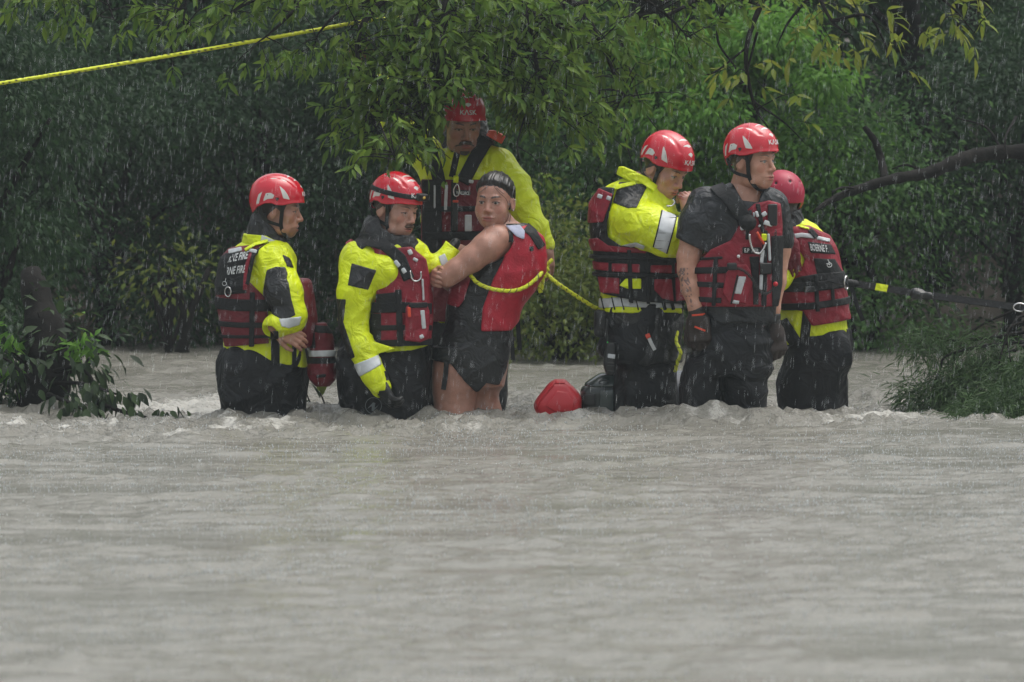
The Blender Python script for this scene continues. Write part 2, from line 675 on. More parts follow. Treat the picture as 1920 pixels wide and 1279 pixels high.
class Head:
    def __init__(s, c, yaw, pitch=0, roll=0, size=1.0, female=False, squint=1.0, wide=1.0, open_mouth=0.0, gaze=(0, 0)):
        s.c, s.R, s.k = np.array(c, float), head_frame(yaw, pitch, roll), size
        s.female, s.squint, s.wide, s.open, s.gaze = female, squint, wide, open_mouth, gaze

    def loc(s, P):
        return (P - s.c) @ s.R / s.k

    def w(s, *q):
        return s.c + s.R @ (np.array(q, float) * s.k)

    def solid_local(s):
        fm, w = s.female, s.wide
        h = ell((0, -.014, .036), (.077 * w, .099, .089))
        h = h.u(ell((0, .024, -.032), (.061 * w, .063, .084)), .03)
        if fm:
            h = h.u(ell((0, .030, -.066), (.053 * w, .050, .044)), .03)
            h = h.u(ell((0, .066, -.096), (.017, .015, .013)), .024)
            for q in (-1, 1):
                h = h.u(ell((q * .041 * w, .054, -.034), (.026, .022, .028)), .026)
        else:
            h = h.u(ell((0, .028, -.074), (.053 * w, .052, .040)), .025)
            h = h.u(ell((0, .068, -.098), (.026, .018, .017)), .022)
            for q in (-1, 1):
                h = h.u(ell((q * .043 * w, .054, -.024), (.023, .022, .022)), .022)
                h = h.u(ell((q * .050 * w, .020, -.082), (.012, .03, .018)), .02)
        h = h.u(cap((-.034, .079, .021), (.034, .079, .021), .0085 if fm else .0115), .014)
        h = h.sub(ell((-.032, .096, .001), (.018, .014, .0125)), .012)
        h = h.sub(ell((.032, .096, .001), (.018, .014, .0125)), .012)
        h = h.u(cap((0, .082 if fm else .086, .008), (0, .100 if fm else .108, -.033), .0065 if fm else .0075, .0112), .012 if fm else .010)
        for q in (-1, 1):
            h = h.u(ell((q * .0125, .093 if fm else .095, -.037), (.0085, .012, .0085)), .007)
        h = h.u(ell((0, .084, -.068), (.030, .014, .024)), .014)
        for q in (-1, 1):                       # eyelids round an opening
            lid = ell((q * .032, .0735, .0), (.0165, .0145, .0145))
            lid = lid - ell((q * .032, .088, -.0012), (.0138, .02, .0052 * s.squint))
            h = h.u(lid, .004)
        up = ell((0, .0945, -.0645), (.023, .0072, .0052))
        dn = ell((0, .0930, -.0755 - s.open * .006), (.020, .0078, .0064))
        h = h.u(up, .006).u(dn, .006)
        h = h.sub(ell((0, .104, -.0698 - s.open * .003), (.0235, .012, .0013 + s.open * .004)), .003)
        h = h.sub(ell((0, .108, -.0535), (.004, .012, .008)), .008)
        for q in (-1, 1):                       # ears
            a = math.radians(18) * q
            R = np.array([[math.cos(a), -math.sin(a), 0], [math.sin(a), math.cos(a), 0], [0, 0, 1]])
            ear = ell((q * .081 * w, -.012, -.008), (.0075, .019, .031), R)
            ear = ear.sub(ell((q * .090 * w, -.006, -.004), (.008, .011, .020)), .005)
            h = h.u(ear, .006)
        return h

    def solid(s):
        l = s.solid_local()
        e = np.abs(s.R) @ np.array([.11, .14, .14]) * s.k
        return S(lambda P: l(s.loc(P)) * s.k, s.c - e, s.c + e)

    def box(s, h):
        e = np.abs(s.R) @ np.array([.095, .12, .13]) * s.k
        return (s.c - e, s.c + e, h)

    def skin_attrs(s, hair='short', stubble=0, brow=1.0):
        def lips(P):
            q = s.loc(P)
            a = 1 - np.sqrt((q[:, 0] / .024)**2 + ((q[:, 2] + .0645) / .0050)**2)
            b = 1 - np.sqrt((q[:, 0] / .021)**2 + ((q[:, 2] + .0760 + s.open * .006) / .0066)**2)
            return np.where(q[:, 1] > .07, np.maximum(a, b) * .004, -1)

        def mouth(P):
            q = s.loc(P)
            a = 1 - np.sqrt((q[:, 0] / .0235)**2 + ((q[:, 2] + .0700 + s.open * .003) / (.0016 + s.open * .004))**2)
            return np.where(q[:, 1] > .07, a * .003, -1)

        def brows(P):
            q = s.loc(P)
            x = np.abs(q[:, 0])
            zc = .0215 + .006 * np.sin(np.clip((x - .012) / .036, 0, 1) * 2.2)
            th = np.interp(x, [.010, .016, .040, .052], [.0, .0036, .0030, .0004]) * brow
            return np.where((q[:, 1] > .05) & (x > .010) & (x < .052), th - np.abs(q[:, 2] - zc), -1)

        def hairm(P):
            q = s.loc(P)
            if hair == 'none':
                return np.full(len(q), -1.0)
            line = np.interp(q[:, 1], [-.12, -.06, -.03, .0, .03, .045, .07], [-.07, -.055, -.02, .012, -.012, .03, .085])
            d = q[:, 2] - line
            d = np.where(q[:, 2] < -.13, -1, d)
            return np.minimum(d, .02 + 0 * d)

        def stub(P):
            q = s.loc(P)
            d = .030 - np.sqrt((q[:, 0] / 1.6)**2 + (q[:, 1] - .07)**2 * .5 + (q[:, 2] + .086)**2)
            return d if stubble else d - 10

        def shade(P):                       # dark eyelashes, plus shade painted into the lid crease
            q = s.loc(P)
            x = np.abs(np.abs(q[:, 0]) - .032)
            zc = .0048 * s.squint + .001 - 14 * x * x
            return np.where((q[:, 1] > .06) & (x < .018), .0022 - np.abs(q[:, 2] - zc), -1)

        def flush(P):
            q = s.loc(P)
            x = np.abs(q[:, 0])
            a = .018 - np.sqrt((x - .045)**2 + (q[:, 2] + .03)**2)
            b = .012 - np.sqrt(x**2 + (q[:, 2] + .034)**2)
            return np.where(q[:, 1] > .04, np.maximum(a, b), -1)
        return dict(lip=lips, mouth=mouth, brow=brows, hair=hairm, stubble=stub, lash_shade=shade, flush=flush)

    def eyes(s, parent, iris=(.10, .07, .04)):
        for q in (-1, 1):
            V, F = uv_sphere(.0128 * s.k, 20, 14)
            g = np.array([s.gaze[0], 1.0, s.gaze[1]])
            g = s.R @ (g / np.linalg.norm(g))
            c = s.w(q * .032, .0735, -.0005)
            d = V @ g / (.0128 * s.k)
            me_at = {'iris': (d - math.cos(.52)) * .02, 'pupil': (d - math.cos(.20)) * .02}
            put('eye', V + c, F, mat('eye_%.2f' % iris[0], (.36, .34, .32), .12, .5, masks=(('iris', iris, .1), ('pupil', (.005, .005, .005), .1)), var=.05), parent, me_at)


def uv_sphere(r, nu, nv):
    V = [(0, 0, r)]
    for i in range(1, nv):
        t = math.pi * i / nv
        for j in range(nu):
            a = 2 * math.pi * j / nu
            V.append((r * math.sin(t) * math.cos(a), r * math.sin(t) * math.sin(a), r * math.cos(t)))
    V.append((0, 0, -r))
    F = []
    for j in range(nu):
        F.append((0, 1 + j, 1 + (j + 1) % nu))
    for i in range(nv - 2):
        for j in range(nu):
            a, b = 1 + i * nu + j, 1 + i * nu + (j + 1) % nu
            F += [(a, a + nu, b + nu), (a, b + nu, b)]
    o = 1 + (nv - 2) * nu
    for j in range(nu):
        F.append((len(V) - 1, o + (j + 1) % nu, o + j))
    return np.array(V), np.array(F)


HC, HR = np.array([0, -.010, .048]), np.array([.106, .124, .113])


def helmet_radius(direction_xy, lu):
    q = np.clip(1 - ((lu - HC[2]) / HR[2])**2, .0, 1) ** .5
    return q


def helmet_point(phi, lu, off=.0):
    """point on the helmet shell: phi from the front, lu the height"""
    q = np.sqrt(np.clip(1 - (np.abs(lu - HC[2]) / HR[2])**2.2, 0, 1))
    return np.stack([np.sin(phi) * (HR[0] + off) * q, HC[1] + np.cos(phi) * (HR[1] + off) * q, lu + 0 * phi], -1)


def make_helmet(P, hd, style='vented', lamp=False, straps=True, letters='KΛSK', colour=(.52, .006, .022)):
    def g(q):                                     # height of the rim
        if style == 'round':
            return np.interp(q[:, 1], [-.13, -.09, -.05, .0, .05, .10], [-.030, -.010, -.030, -.045, .02, .045])
        return np.interp(q[:, 1], [-.14, -.105, -.085, -.05, -.02, .0, .03, .08, .14], [-.030, -.022, .004, .026, .030, .024, .025, .040, .046])

    def f(Pw):
        q = hd.loc(Pw)
        d = (q - HC) / HR
        if style != 'round':
            d = np.stack([np.abs(d[:, 0])**2, np.abs(d[:, 1])**2, np.abs(d[:, 2])**2.2], 1).sum(1)**.5
        else:
            d = np.linalg.norm(d, axis=1)
        e = (d - 1) * .11
        rim = q[:, 2] - g(q)
        e = e - .004 * np.exp(-(rim / .009)**2)
        if style != 'round':
            ph = np.arctan2(q[:, 0], q[:, 1] - HC[1])
            e = e + .0035 * np.clip(1 - np.abs(np.abs(q[:, 0]) - .052) / .012, 0, 1) * ((q[:, 2] > .11) & (np.abs(q[:, 1] + .0) < .085))
            e = e - .0025 * np.clip(1 - np.abs(q[:, 0]) / .03, 0, 1) * (q[:, 2] > .09)
        e = np.maximum(e, -(e + .016))
        e = np.maximum(e, -rim)
        if style == 'round':
            for ph in (-2.62, -3.32, -1.9, 1.9, -.6, .6, 2.3):
                c = helmet_point(np.array(ph), np.array(.085 + .0 * ph))
                e = np.maximum(e, .0095 - np.linalg.norm(q - c, axis=1))
        return e * hd.k
    ext = np.abs(hd.R) @ np.array([.13, .16, .12]) * hd.k
    c = hd.w(0, -.01, .07)
    s = S(f, c - ext, c + ext)

    def stickers(Pw):
        q = hd.loc(Pw)
        ph = np.degrees(np.arctan2(q[:, 0], q[:, 1] - HC[1]))
        x, z = np.abs(ph) * .0020, q[:, 2]
        D = lambda pts: -poly_sd(x, z, [(a * .0020, b) for a, b in pts])
        m = D([(68, .057), (52, .054), (58, .075), (66, .094), (80, .112), (74, .085)])
        m = np.maximum(m, D([(117, .034), (112, .072), (100, .076), (90, .068), (93, .052), (106, .047)]))
        m = np.maximum(m, D([(136, .020), (128, .022), (122, .078), (131, .062)]))
        ax = np.abs(q[:, 0])
        for lf, wd in ((.036, .034), (.066, .030), (.096, .016)):
            m = np.maximum(m, np.where((q[:, 2] > .09) & (q[:, 1] > .02), np.minimum(.0055 * (1 - ax / wd) + .0008, wd - ax) - np.abs(q[:, 1] - lf + .25 * ax - ax * ax * 4), -1))
        for lf in (.0, -.045):
            m = np.maximum(m, np.where(q[:, 2] > .10, 1 - np.sqrt(((ax - .060) / .0045)**2 + ((q[:, 1] - lf - .02) / .016)**2), -1) * .004)
        return m

    def dark(Pw):
        q = hd.loc(Pw)
        ph = np.degrees(np.arctan2(q[:, 0], q[:, 1] - HC[1]))
        x, z = np.abs(ph) * .0020, q[:, 2]
        m = -poly_sd(x, z, [(v[0] * .0020, v[1]) for v in ((88, .056), (80, .060), (77, .054), (83, .040))])
        m = np.maximum(m, .0028 - np.hypot(x - 107 * .002, z - .066))
        inner = -(np.linalg.norm((q - HC) / (HR - .006), axis=1) - 1) * .1
        m = np.maximum(m, line_hatch(x, z))
        return np.maximum(m, np.where(z < g(q) + .02, inner, -1))

    def line_hatch(x, z):
        return .0008 - line_sd(x, z, [(61 * .002, .070), (64 * .002, .080), (68 * .002, .092)])

    def dark_round(Pw):
        q = hd.loc(Pw)
        return -(np.linalg.norm((q - HC) / (HR - .004), axis=1) - 1) * .1
    if style == 'round':
        m = mat('matte_crimson_helmet', (.36, .012, .045), .45, .5, masks=(('dark', (.012, .01, .01), .6),), var=.12, scale=25, bump=.1)
        o = solid('helmet', s, .005, m, P.root, {'dark': dark_round})
    else:
        m = mat('glossy_red_helmet', colour, .22, .5, masks=(('sticker', (.60, .60, .57), .4), ('dark', (.012, .012, .013), .5)), var=.05, coat=.4)
        o = solid('helmet', s, .0040, m, P.root, {'sticker': stickers, 'dark': dark})
        V, F = text_arrays(letters, .012)
        ph = (V[:, 0] - .5) * math.radians(40)
        q = helmet_point(ph, .074 + V[:, 1] * .021, .0055)
        put('lettering', hd.c + (q * hd.k) @ hd.R.T, F, M_WHT, o, smooth=False)
    if straps:
        for q in (-1, 1):
            w = hd.wide
            pts = spline([hd.w(q * .094 * w, .030, .035), hd.w(q * .079 * w, .028, -.012), hd.w(q * .068 * w, .030, -.070), hd.w(q * .040, .055, -.118), hd.w(0, .066, -.124)], 24)
            ribbon('chin_strap', pts, [hd.R @ np.array(v) for v in ((q, .2, 0),) * 16 + ((q * .5, .3, -1),) * 8], .0085 * hd.k, .002, M_WEB, o)
            pts = spline([hd.w(q * .088 * w, -.075, .010), hd.w(q * .078 * w, -.045, -.045), hd.w(q * .071 * w, .028, -.066)], 14)
            ribbon('rear_strap', pts, [hd.R @ np.array((q, -.2, 0))] * 14, .007 * hd.k, .002, M_WEB, o)
    if lamp:
        def band(Pw):
            return np.abs(hd.loc(Pw)[:, 2] - .0765 - .05 * hd.loc(Pw)[:, 1] * 0) - .011
        full = S(lambda Pw: (np.sqrt((((hd.loc(Pw) - HC) / (HR + .004))**2).sum(1)) - 1) * .11, c - ext, c + ext)
        inn = S(lambda Pw: (np.sqrt((((hd.loc(Pw) - HC) / (HR - .002))**2).sum(1)) - 1) * .11, c - ext, c + ext)
        solid('lamp_strap', (full - inn) & S(band, c - ext, c + ext), .0035, M_WEB, o)
        p = helmet_point(np.array(math.radians(8)), np.array(.080), .012)
        hl = solid('headlamp', rbox(hd.c + hd.R @ (p * hd.k), (.030, .014, .017), hd.R, .007), .003, M_PLA, o)
    return o


def ribbon(name, pts, normals, w, t, material, parent):
    """flat webbing along a line; normals = outward side at each point"""
    P = np.array(pts, float)
    T = np.gradient(P, axis=0)
    V, F = [], []
    for i in range(len(P)):
        n = np.array(normals[i], float)
        tt = T[i] / (np.linalg.norm(T[i]) + 1e-12)
        n = n - tt * (n @ tt)
        n /= np.linalg.norm(n) + 1e-12
        b = np.cross(tt, n)
        V += [P[i] + b * w + n * t, P[i] - b * w + n * t, P[i] - b * w - n * t, P[i] + b * w - n * t]
    for i in range(len(P) - 1):
        for j in range(4):
            k = (j + 1) % 4
            F.append((i * 4 + j, i * 4 + k, i * 4 + 4 + k, i * 4 + 4 + j))
    e = (len(P) - 1) * 4
    F += [(3, 2, 1, 0), (e, e + 1, e + 2, e + 3)]
    return put(name, np.array(V), np.array(F), material, parent, None, False)


def hand(wrist, fdir, back, thumb, curl=0.5, size=1.0, fat=1.0):
    """a hand: fdir = along the fingers, back = out of the back of the hand, thumb = +1/-1 side of cross(fdir, back)"""
    f = np.array(fdir, float)
    f /= np.linalg.norm(f)
    b = np.array(back, float)
    b -= f * (b @ f)
    b /= np.linalg.norm(b)
    sd = np.cross(f, b) * thumb
    R = np.stack([sd, f, b], 1)
    w = np.array(wrist, float)
    q = lambda x, y, z: w + R @ (np.array([x, y, z]) * size)
    k = size * fat
    s = rbox(q(0, .052, 0), np.array([.040, .046, .0135]) * k, R, .012 * k)
    s = s.u(cap(q(0, -.02, 0), q(0, .03, 0), .026 * k, .027 * k), .02)
    s = s.u(ell(q(.024, .040, -.010), np.array([.018, .032, .015]) * k, R), .012)
    c = curl if hasattr(curl, '__len__') else [curl] * 4
    for i, (x, l) in enumerate(((.029, .072), (.010, .080), (-.010, .075), (-.028, .060))):
        p = [q(x, .092 if i in (1, 2) else .087, .001)]
        ang = 0.0
        pos = np.array([x, .090 if i in (1, 2) else .085, .001])
        for seg, (fr, bend) in enumerate(((.44, .9), (.32, 1.3), (.24, .8))):
            ang += bend * c[i]
            pos = pos + l * fr * np.array([0.06 * x / .03, math.cos(ang), -math.sin(ang)])
            p.append(q(*pos))
        r = [.0098 * k, .0092 * k, .0084 * k, .0072 * k]
        fg = cap(p[0], p[1], r[0], r[1]).u(cap(p[1], p[2], r[1], r[2]), .004).u(cap(p[2], p[3], r[2], r[3]), .004)
        s = s.u(fg, .0055)
    t0, t1, t2, t3 = q(.026, .028, -.006), q(.047, .055, -.014), q(.056, .084, -.018 - .01 * c[0]), q(.054, .106, -.024 - .016 * c[0])
    s = s.u(cap(t0, t1, .0145 * k, .0115 * k).u(cap(t1, t2, .0115 * k, .0098 * k), .004).u(cap(t2, t3, .0098 * k, .008 * k), .004), .008)
    s.hbox = (s.lo, s.hi, .0034)
    return s


SKINS = {}


def skin(name, c, hair=(.018, .013, .010), brow=None, extra=()):
    b = brow or hair
    return mat(name, c, .34, .5, var=.14, scale=34, sss=.10, bump=.35, bscale=260, masks=(
        ('flush', (c[0] * 1.02, c[1] * .74, c[2] * .72, .45), .4), ('stubble', (c[0] * .5, c[1] * .5, c[2] * .52, .5), .5),
        ('lip', (c[0] * .80, c[1] * .48, c[2] * .50), .35), ('mouth', (.05, .012, .012), .4), ('lash_shade', (.012, .008, .007, .9), .5),
        ('brow', (*b, .95), .6), ('hair', hair, .5)) + tuple(extra))


class Person:
    def __init__(s, label, y0, feet_px, depth, name='person'):
        s.y0 = y0
        s.s = (y0 - CAM[1]) / FPX * 1.0
        f = W(feet_px, 780, y0)
        s.bed = -depth
        s.root = empty(name, (f[0], y0, -depth))
        tag(s.root, label, 'person')

    def p(s, px, py, dy=0.0):
        q = W(px, py, s.y0)
        return np.array([q[0], s.y0 + dy, q[2]])

    def toz(s, py):
        return W(960, py, s.y0)[2]

    def px(s, P):
        """photo-like coordinates of points in the person's upright plane"""
        z0, z1 = s.toz(0), s.toz(1000)
        return 960 + P[:, 0] / s.s, (P[:, 2] - z0) / (z1 - z0) * 1000

    def loft(s, rows, n=2.4, rnd=0.0):
        o = []
        for r in rows:
            py, l, rr, b = r[:4]
            dy = r[4] if len(r) > 4 else 0.0
            c = s.p((l + rr) / 2, py, dy)
            o.append((c[0], c[1], c[2], (rr - l) / 2 * s.s, b * s.s))
        return loft(o, n, rnd)

    def chain(s, rows, k=.03):
        return chain([s.p(*r[:3]) for r in rows], [r[3] * s.s for r in rows], k)

    def prism(s, pts, dy0=-BIG, dy1=BIG, soft=0.0):
        pts = list(pts)

        def f(P):
            x, y = s.px(P)
            d = poly_sd(x, y, pts) * s.s - soft
            return np.maximum(np.maximum(d, s.y0 + dy0 - P[:, 1]), P[:, 1] - s.y0 - dy1)
        a = np.array(pts, float)
        lo, hi = s.p(a[:, 0].min(), a[:, 1].max(), max(dy0, -3)), s.p(a[:, 0].max(), a[:, 1].min(), min(dy1, 3))
        return S(f, lo - soft, hi + soft)

    def band(s, pts, w, dy0=-BIG, dy1=BIG):
        def f(P):
            x, y = s.px(P)
            d = line_sd(x, y, pts) - w
            for (x0, y0), (x1, y1) in ((pts[0], pts[1]), (pts[-1], pts[-2])):     # square ends
                ln = math.hypot(x1 - x0, y1 - y0) + 1e-9
                d = np.maximum(d, -((x - x0) * (x1 - x0) + (y - y0) * (y1 - y0)) / ln - .5)
            d = d * s.s
            return np.maximum(np.maximum(d, s.y0 + dy0 - P[:, 1]), P[:, 1] - s.y0 - dy1)
        a = np.array(pts, float)
        lo, hi = s.p(a[:, 0].min() - w, a[:, 1].max() + w, max(dy0, -3)), s.p(a[:, 0].max() + w, a[:, 1].min() - w, min(dy1, 3))
        return S(f, lo, hi)

    def add(s, name, so, h, m, parent=None, attrs=None, fine=(), one=False):
        return solid(name, so, h, m, parent or s.root, attrs, fine, None, one)

    def panel(s, name, base, pts, off, m, parent, dy=0.0, h=.0042):
        return s.add(name, (base.off(off) - base.off(-.009)) & s.prism(pts, dy1=dy), h, m, parent, one=True)

    def strap(s, name, base, pts, w, off, m, parent, dy=0.0, h=.0042):
        return s.add(name, (base.off(off) - base.off(-.009)) & s.band(pts, w, dy1=dy), h, m, parent, one=True)

    def project(s, base, x, y, off=.0015, start=-.6):
        """3D points on the near side of a solid at the given upright-plane coordinates"""
        z0, z1 = s.toz(0), s.toz(1000)
        P = np.stack([(np.array(x) - 960) * s.s, np.full(len(x), s.y0 + start), z0 + np.array(y) / 1000 * (z1 - z0)], 1)
        for _ in range(60):
            d = base(P)
            P[:, 1] += np.clip(d, -.05, .05) * .8
        P[:, 1] -= off
        return P

    def text(s, string, base, a, b, height, m, parent, off=.002, slant=0.0):
        V, F = text_arrays(string, .02)
        a, b = np.array(a, float), np.array(b, float)
        up = np.array([slant, -1.0]) * height
        q = a + V[:, :1] * (b - a) + V[:, 1:2] * up
        P = s.project(base, q[:, 0], q[:, 1], off)
        return put('lettering', P, F, m, parent, None, False)

    def line(s, name, base, pts, rad, m, parent, n=24, off=0.0, closed=False, top=False):
        q = spline([(*v, 0) for v in pts], n)
        P = s.project(base, q[:, 0], q[:, 1], off)
        return tube(name, P, rad, m, parent, 7, closed)

    def body(s, core, head, neck, extra, legs, m, hands=(), h=.018, attrs=None, fine=.0031):
        """one skin mesh: trunk and limbs, with the head and hands at a finer grid"""
        b = core
        for e in extra:
            b = b.u(e, .03)
        for l in legs:
            b = b.u(l, .04)
        parts = [(b.u(neck.off(-.002), .035), h)]
        hs = head.solid()
        e = np.abs(head.R) @ np.array([.105, .135, .14]) * head.k
        hn = hs.u(neck, .016)
        hn = S(hn.f, np.minimum(head.c - e, neck.lo), np.maximum(head.c + e, neck.hi))
        cut = head.c[2] - .20
        hn = S(lambda P: np.maximum(hn_f(P), cut - P[:, 2]), np.maximum(hn.lo, [-9, -99, cut]), hn.hi) if (hn_f := hn.f) else None
        parts.append((hn, fine))
        for hh in hands:
            parts.append((hh, .0040))
        VV, FF, n = [], [], 0
        for q, st in parts:
            V, F = nets(q, st)
            VV.append(V)
            FF.append(F + n)
            n += len(V)
        V, F = np.concatenate(VV), np.concatenate(FF)
        return put('body', V, F, m, s.root, {k: fn(V) for k, fn in (attrs or {}).items()})

    def legs(s, tops, r=44, spread=0.10):
        """legs from the given points (px, py, dy) down to the river bed, with feet"""
        o = []
        for (px, py, dy) in tops:
            t = s.p(px, py, dy)
            k = np.array([t[0], t[1], t[2] * .2 + s.bed * .8 + .08])
            a = np.array([t[0], t[1] + .01, s.bed + .06])
            l = chain([t, 0.5 * (t + k), k, a], [r * s.s, r * s.s * .85, r * s.s * .6, r * s.s * .5], .03)
            l = l.u(cap(a + np.array([0, .03, -.02]), a + np.array([0.03, -.13, -.025]), .036, .030), .03)
            o.append(l)
        return o


def carabiner(s, base, pts, m, parent, off=.012, r=.0045):
    q = spline([(*v, 0) for v in pts], 26)
    P = s.project(base, q[:, 0], q[:, 1], off)
    P[:, 1] = P[:, 1].mean() * .6 + P[:, 1] * .4
    return tube('carabiner', P, r, m, parent, 7)
# ---------------------------------------------------------------- the seven people
def bleed(core, rows=0):
    return core


def rescuer_far_left():
    s = Person('rescuer in yellow jacket standing leftmost in profile, lettered back of his vest toward us', 0.0, 495, .55)
    skin_m = skin('skin_profile_man', (.42, .215, .15), (.022, .014, .010))
    tor = s.loft([(448, 466, 530, 34), (458, 448, 540, 44), (475, 432, 550, 52), (520, 418, 556, 58), (580, 418, 560, 58), (640, 422, 568, 56), (690, 422, 577, 54)])
    hd = Head(s.p(521, 394, -.01), 86, 6, 0, 1.0, squint=.75, open_mouth=.8)
    arm = s.chain([(514, 488, -.10, 37), (534, 545, -.16, 33), (549, 590, -.18, 28), (524, 606, -.22, 20), (516, 608, -.22, 19)])
    hnd = hand(s.p(520, 612, -.19), (1, -.15, -.45), (.1, -1, .3), 1, .35)
    legs = s.legs([(462, 690, -.03), (525, 690, .05)], 52)
    s.body(tor.off(-.03), hd, cap(hd.w(0, -.02, -.05), s.p(492, 462), .058, .062), [arm.off(-.028)], [l.off(-.02) for l in legs], skin_m, [hnd], attrs=hd.skin_attrs('short', 1))
    hd.eyes(s.root)
    fold = folds(1, 17, .006)
    jk = ((tor.u(arm, .03)).add(fold, .008)) & s.prism([(380, 430), (620, 430), (620, 692), (577, 690), (500, 672), (420, 660), (380, 655)])
    jk = jk - cap(s.p(522, 610, -.22), s.p(505, 622, -.25), .035, .035)
    j = s.add('jacket', jk, .0070, M_YEL)
    s.panel('sleeve_panel', jk, [(503, 503), (520, 496), (538, 497), (543, 510), (541, 518), (545, 526), (550, 555), (558, 585), (545, 592), (530, 592), (506, 580), (495, 547)], .003, M_BLK, j, -.08)
    s.panel('shoulder_patch', jk, [(531, 473), (546, 481), (554, 500), (541, 496)], .003, M_BLK, j, -.02)
    s.panel('reflective_tape', jk, [(527, 592), (569, 588), (565, 604), (545, 610), (532, 606)], .004, M_SIL, j, -.08)
    s.strap('hem_strap', jk, [(518, 615), (518, 690)], 8, .006, M_WEB, j, 0)
    s.strap('hem_strap', jk, [(553, 640), (553, 700)], 4, .006, M_WEB, j, 0)
    tr = s.loft([(640, 430, 565, 48), (680, 422, 571, 54), (710, 415, 570, 56), (745, 417, 567, 54), (775, 424, 567, 52), (840, 428, 566, 48)])
    for l in legs:
        tr = tr.u(l, .04)
    s.add('trousers', tr.add(folds(2, 15, .011, 1, .6), .012), .0095, M_TROU)
    gk = s.loft([(398, 474, 516, 32), (420, 466, 530, 36), (446, 460, 538, 38), (462, 450, 545, 42)]) & s.prism([(462, 404), (500, 398), (503, 418), (522, 437), (550, 462), (440, 464)])
    s.add('neck_gaiter', gk.add(folds(3, 40, .004), .004), .005, M_BLK)
    cl = s.loft([(436, 455, 528, 42), (462, 452, 545, 46)])
    cl = (cl - s.loft([(425, 462, 521, 34), (470, 458, 537, 38)])) & s.prism([(453, 454), (457, 437), (500, 440), (528, 455), (532, 464), (480, 458)])
    c = s.add('collar', cl, .0042, M_YEL, j)
    s.panel('reflective_tape', cl, [(492, 438), (530, 455), (526, 463), (490, 452)], .003, M_SIL, j, .0)
    vb = tor.off(.022).add(folds(4, 14, .004), .005)
    front = s.loft([(522, 540, 584, 34, -.03), (560, 540, 591, 40, -.03), (605, 540, 596, 40, -.03), (652, 540, 590, 36, -.03)], rnd=.02)
    v = (vb & s.prism([(448, 460), (506, 453), (478, 480), (470, 525), (504, 559), (506, 640), (422, 648), (412, 601), (400, 540), (400, 480), (425, 466)])) | front
    ve = s.add('life_vest', v, .0074, M_MAR)
    s.panel('back_panel', vb, [(400, 490), (424, 473), (470, 468), (460, 525), (466, 546), (400, 552)], .004, M_WEB, ve, .05)
    for y0, y1, w in ((566, 570, 11), (604, 606, 5), (628, 626, 3)):
        s.strap('strap', v, [(400, y0), (450, (y0 + y1) / 2 + 1), (600, y1)], w, .007, M_WEB, ve, .05)
    s.strap('strap', v, [(476, 545), (474, 646)], 5, .008, M_WEB, ve, 0)
    s.strap('strap', vb, [(508, 455), (478, 472), (466, 530)], 4, .007, M_WEB, ve, .03)
    s.strap('piping', vb, [(474, 470), (464, 500), (462, 540)], 4, .006, M_RED, ve, .0)
    s.strap('reflective_tape', vb, [(430, 470), (455, 464)], 4, .008, M_SIL, ve, .05)
    s.strap('reflective_tape', vb, [(470, 466), (484, 469)], 3.5, .010, M_SIL, ve, .05)
    s.strap('piping', vb, [(462, 466), (480, 455), (504, 449)], 3, .014, M_YEL, ve, .05)
    s.text('BOERNE FIRE', vb, (411, 494), (466, 482), 15, M_WHT, ve, .006, .25)
    s.text('BOERNE FIRE', vb, (408, 516), (462, 508), 15, M_WHT, ve, .006, .2)
    tube('emblem', s.project(vb, *np.array([(423 + 4 * math.cos(a), 529 + 4 * math.sin(a)) for a in np.linspace(0, 6.2, 14)]).T, .006), .0012, M_WHT, ve, 5, True)
    s.line('emblem', vb, [(424, 526), (426, 519)], .0014, M_WHT, ve, 5, .006)
    tube('ring', s.project(vb, *np.array([(430 + 6 * math.cos(a), 544 + 9 * math.sin(a)) for a in np.linspace(0, 6.1, 18)]).T, .010), .003, M_STEEL, ve, 6, True)
    make_helmet(s, hd)
    return s


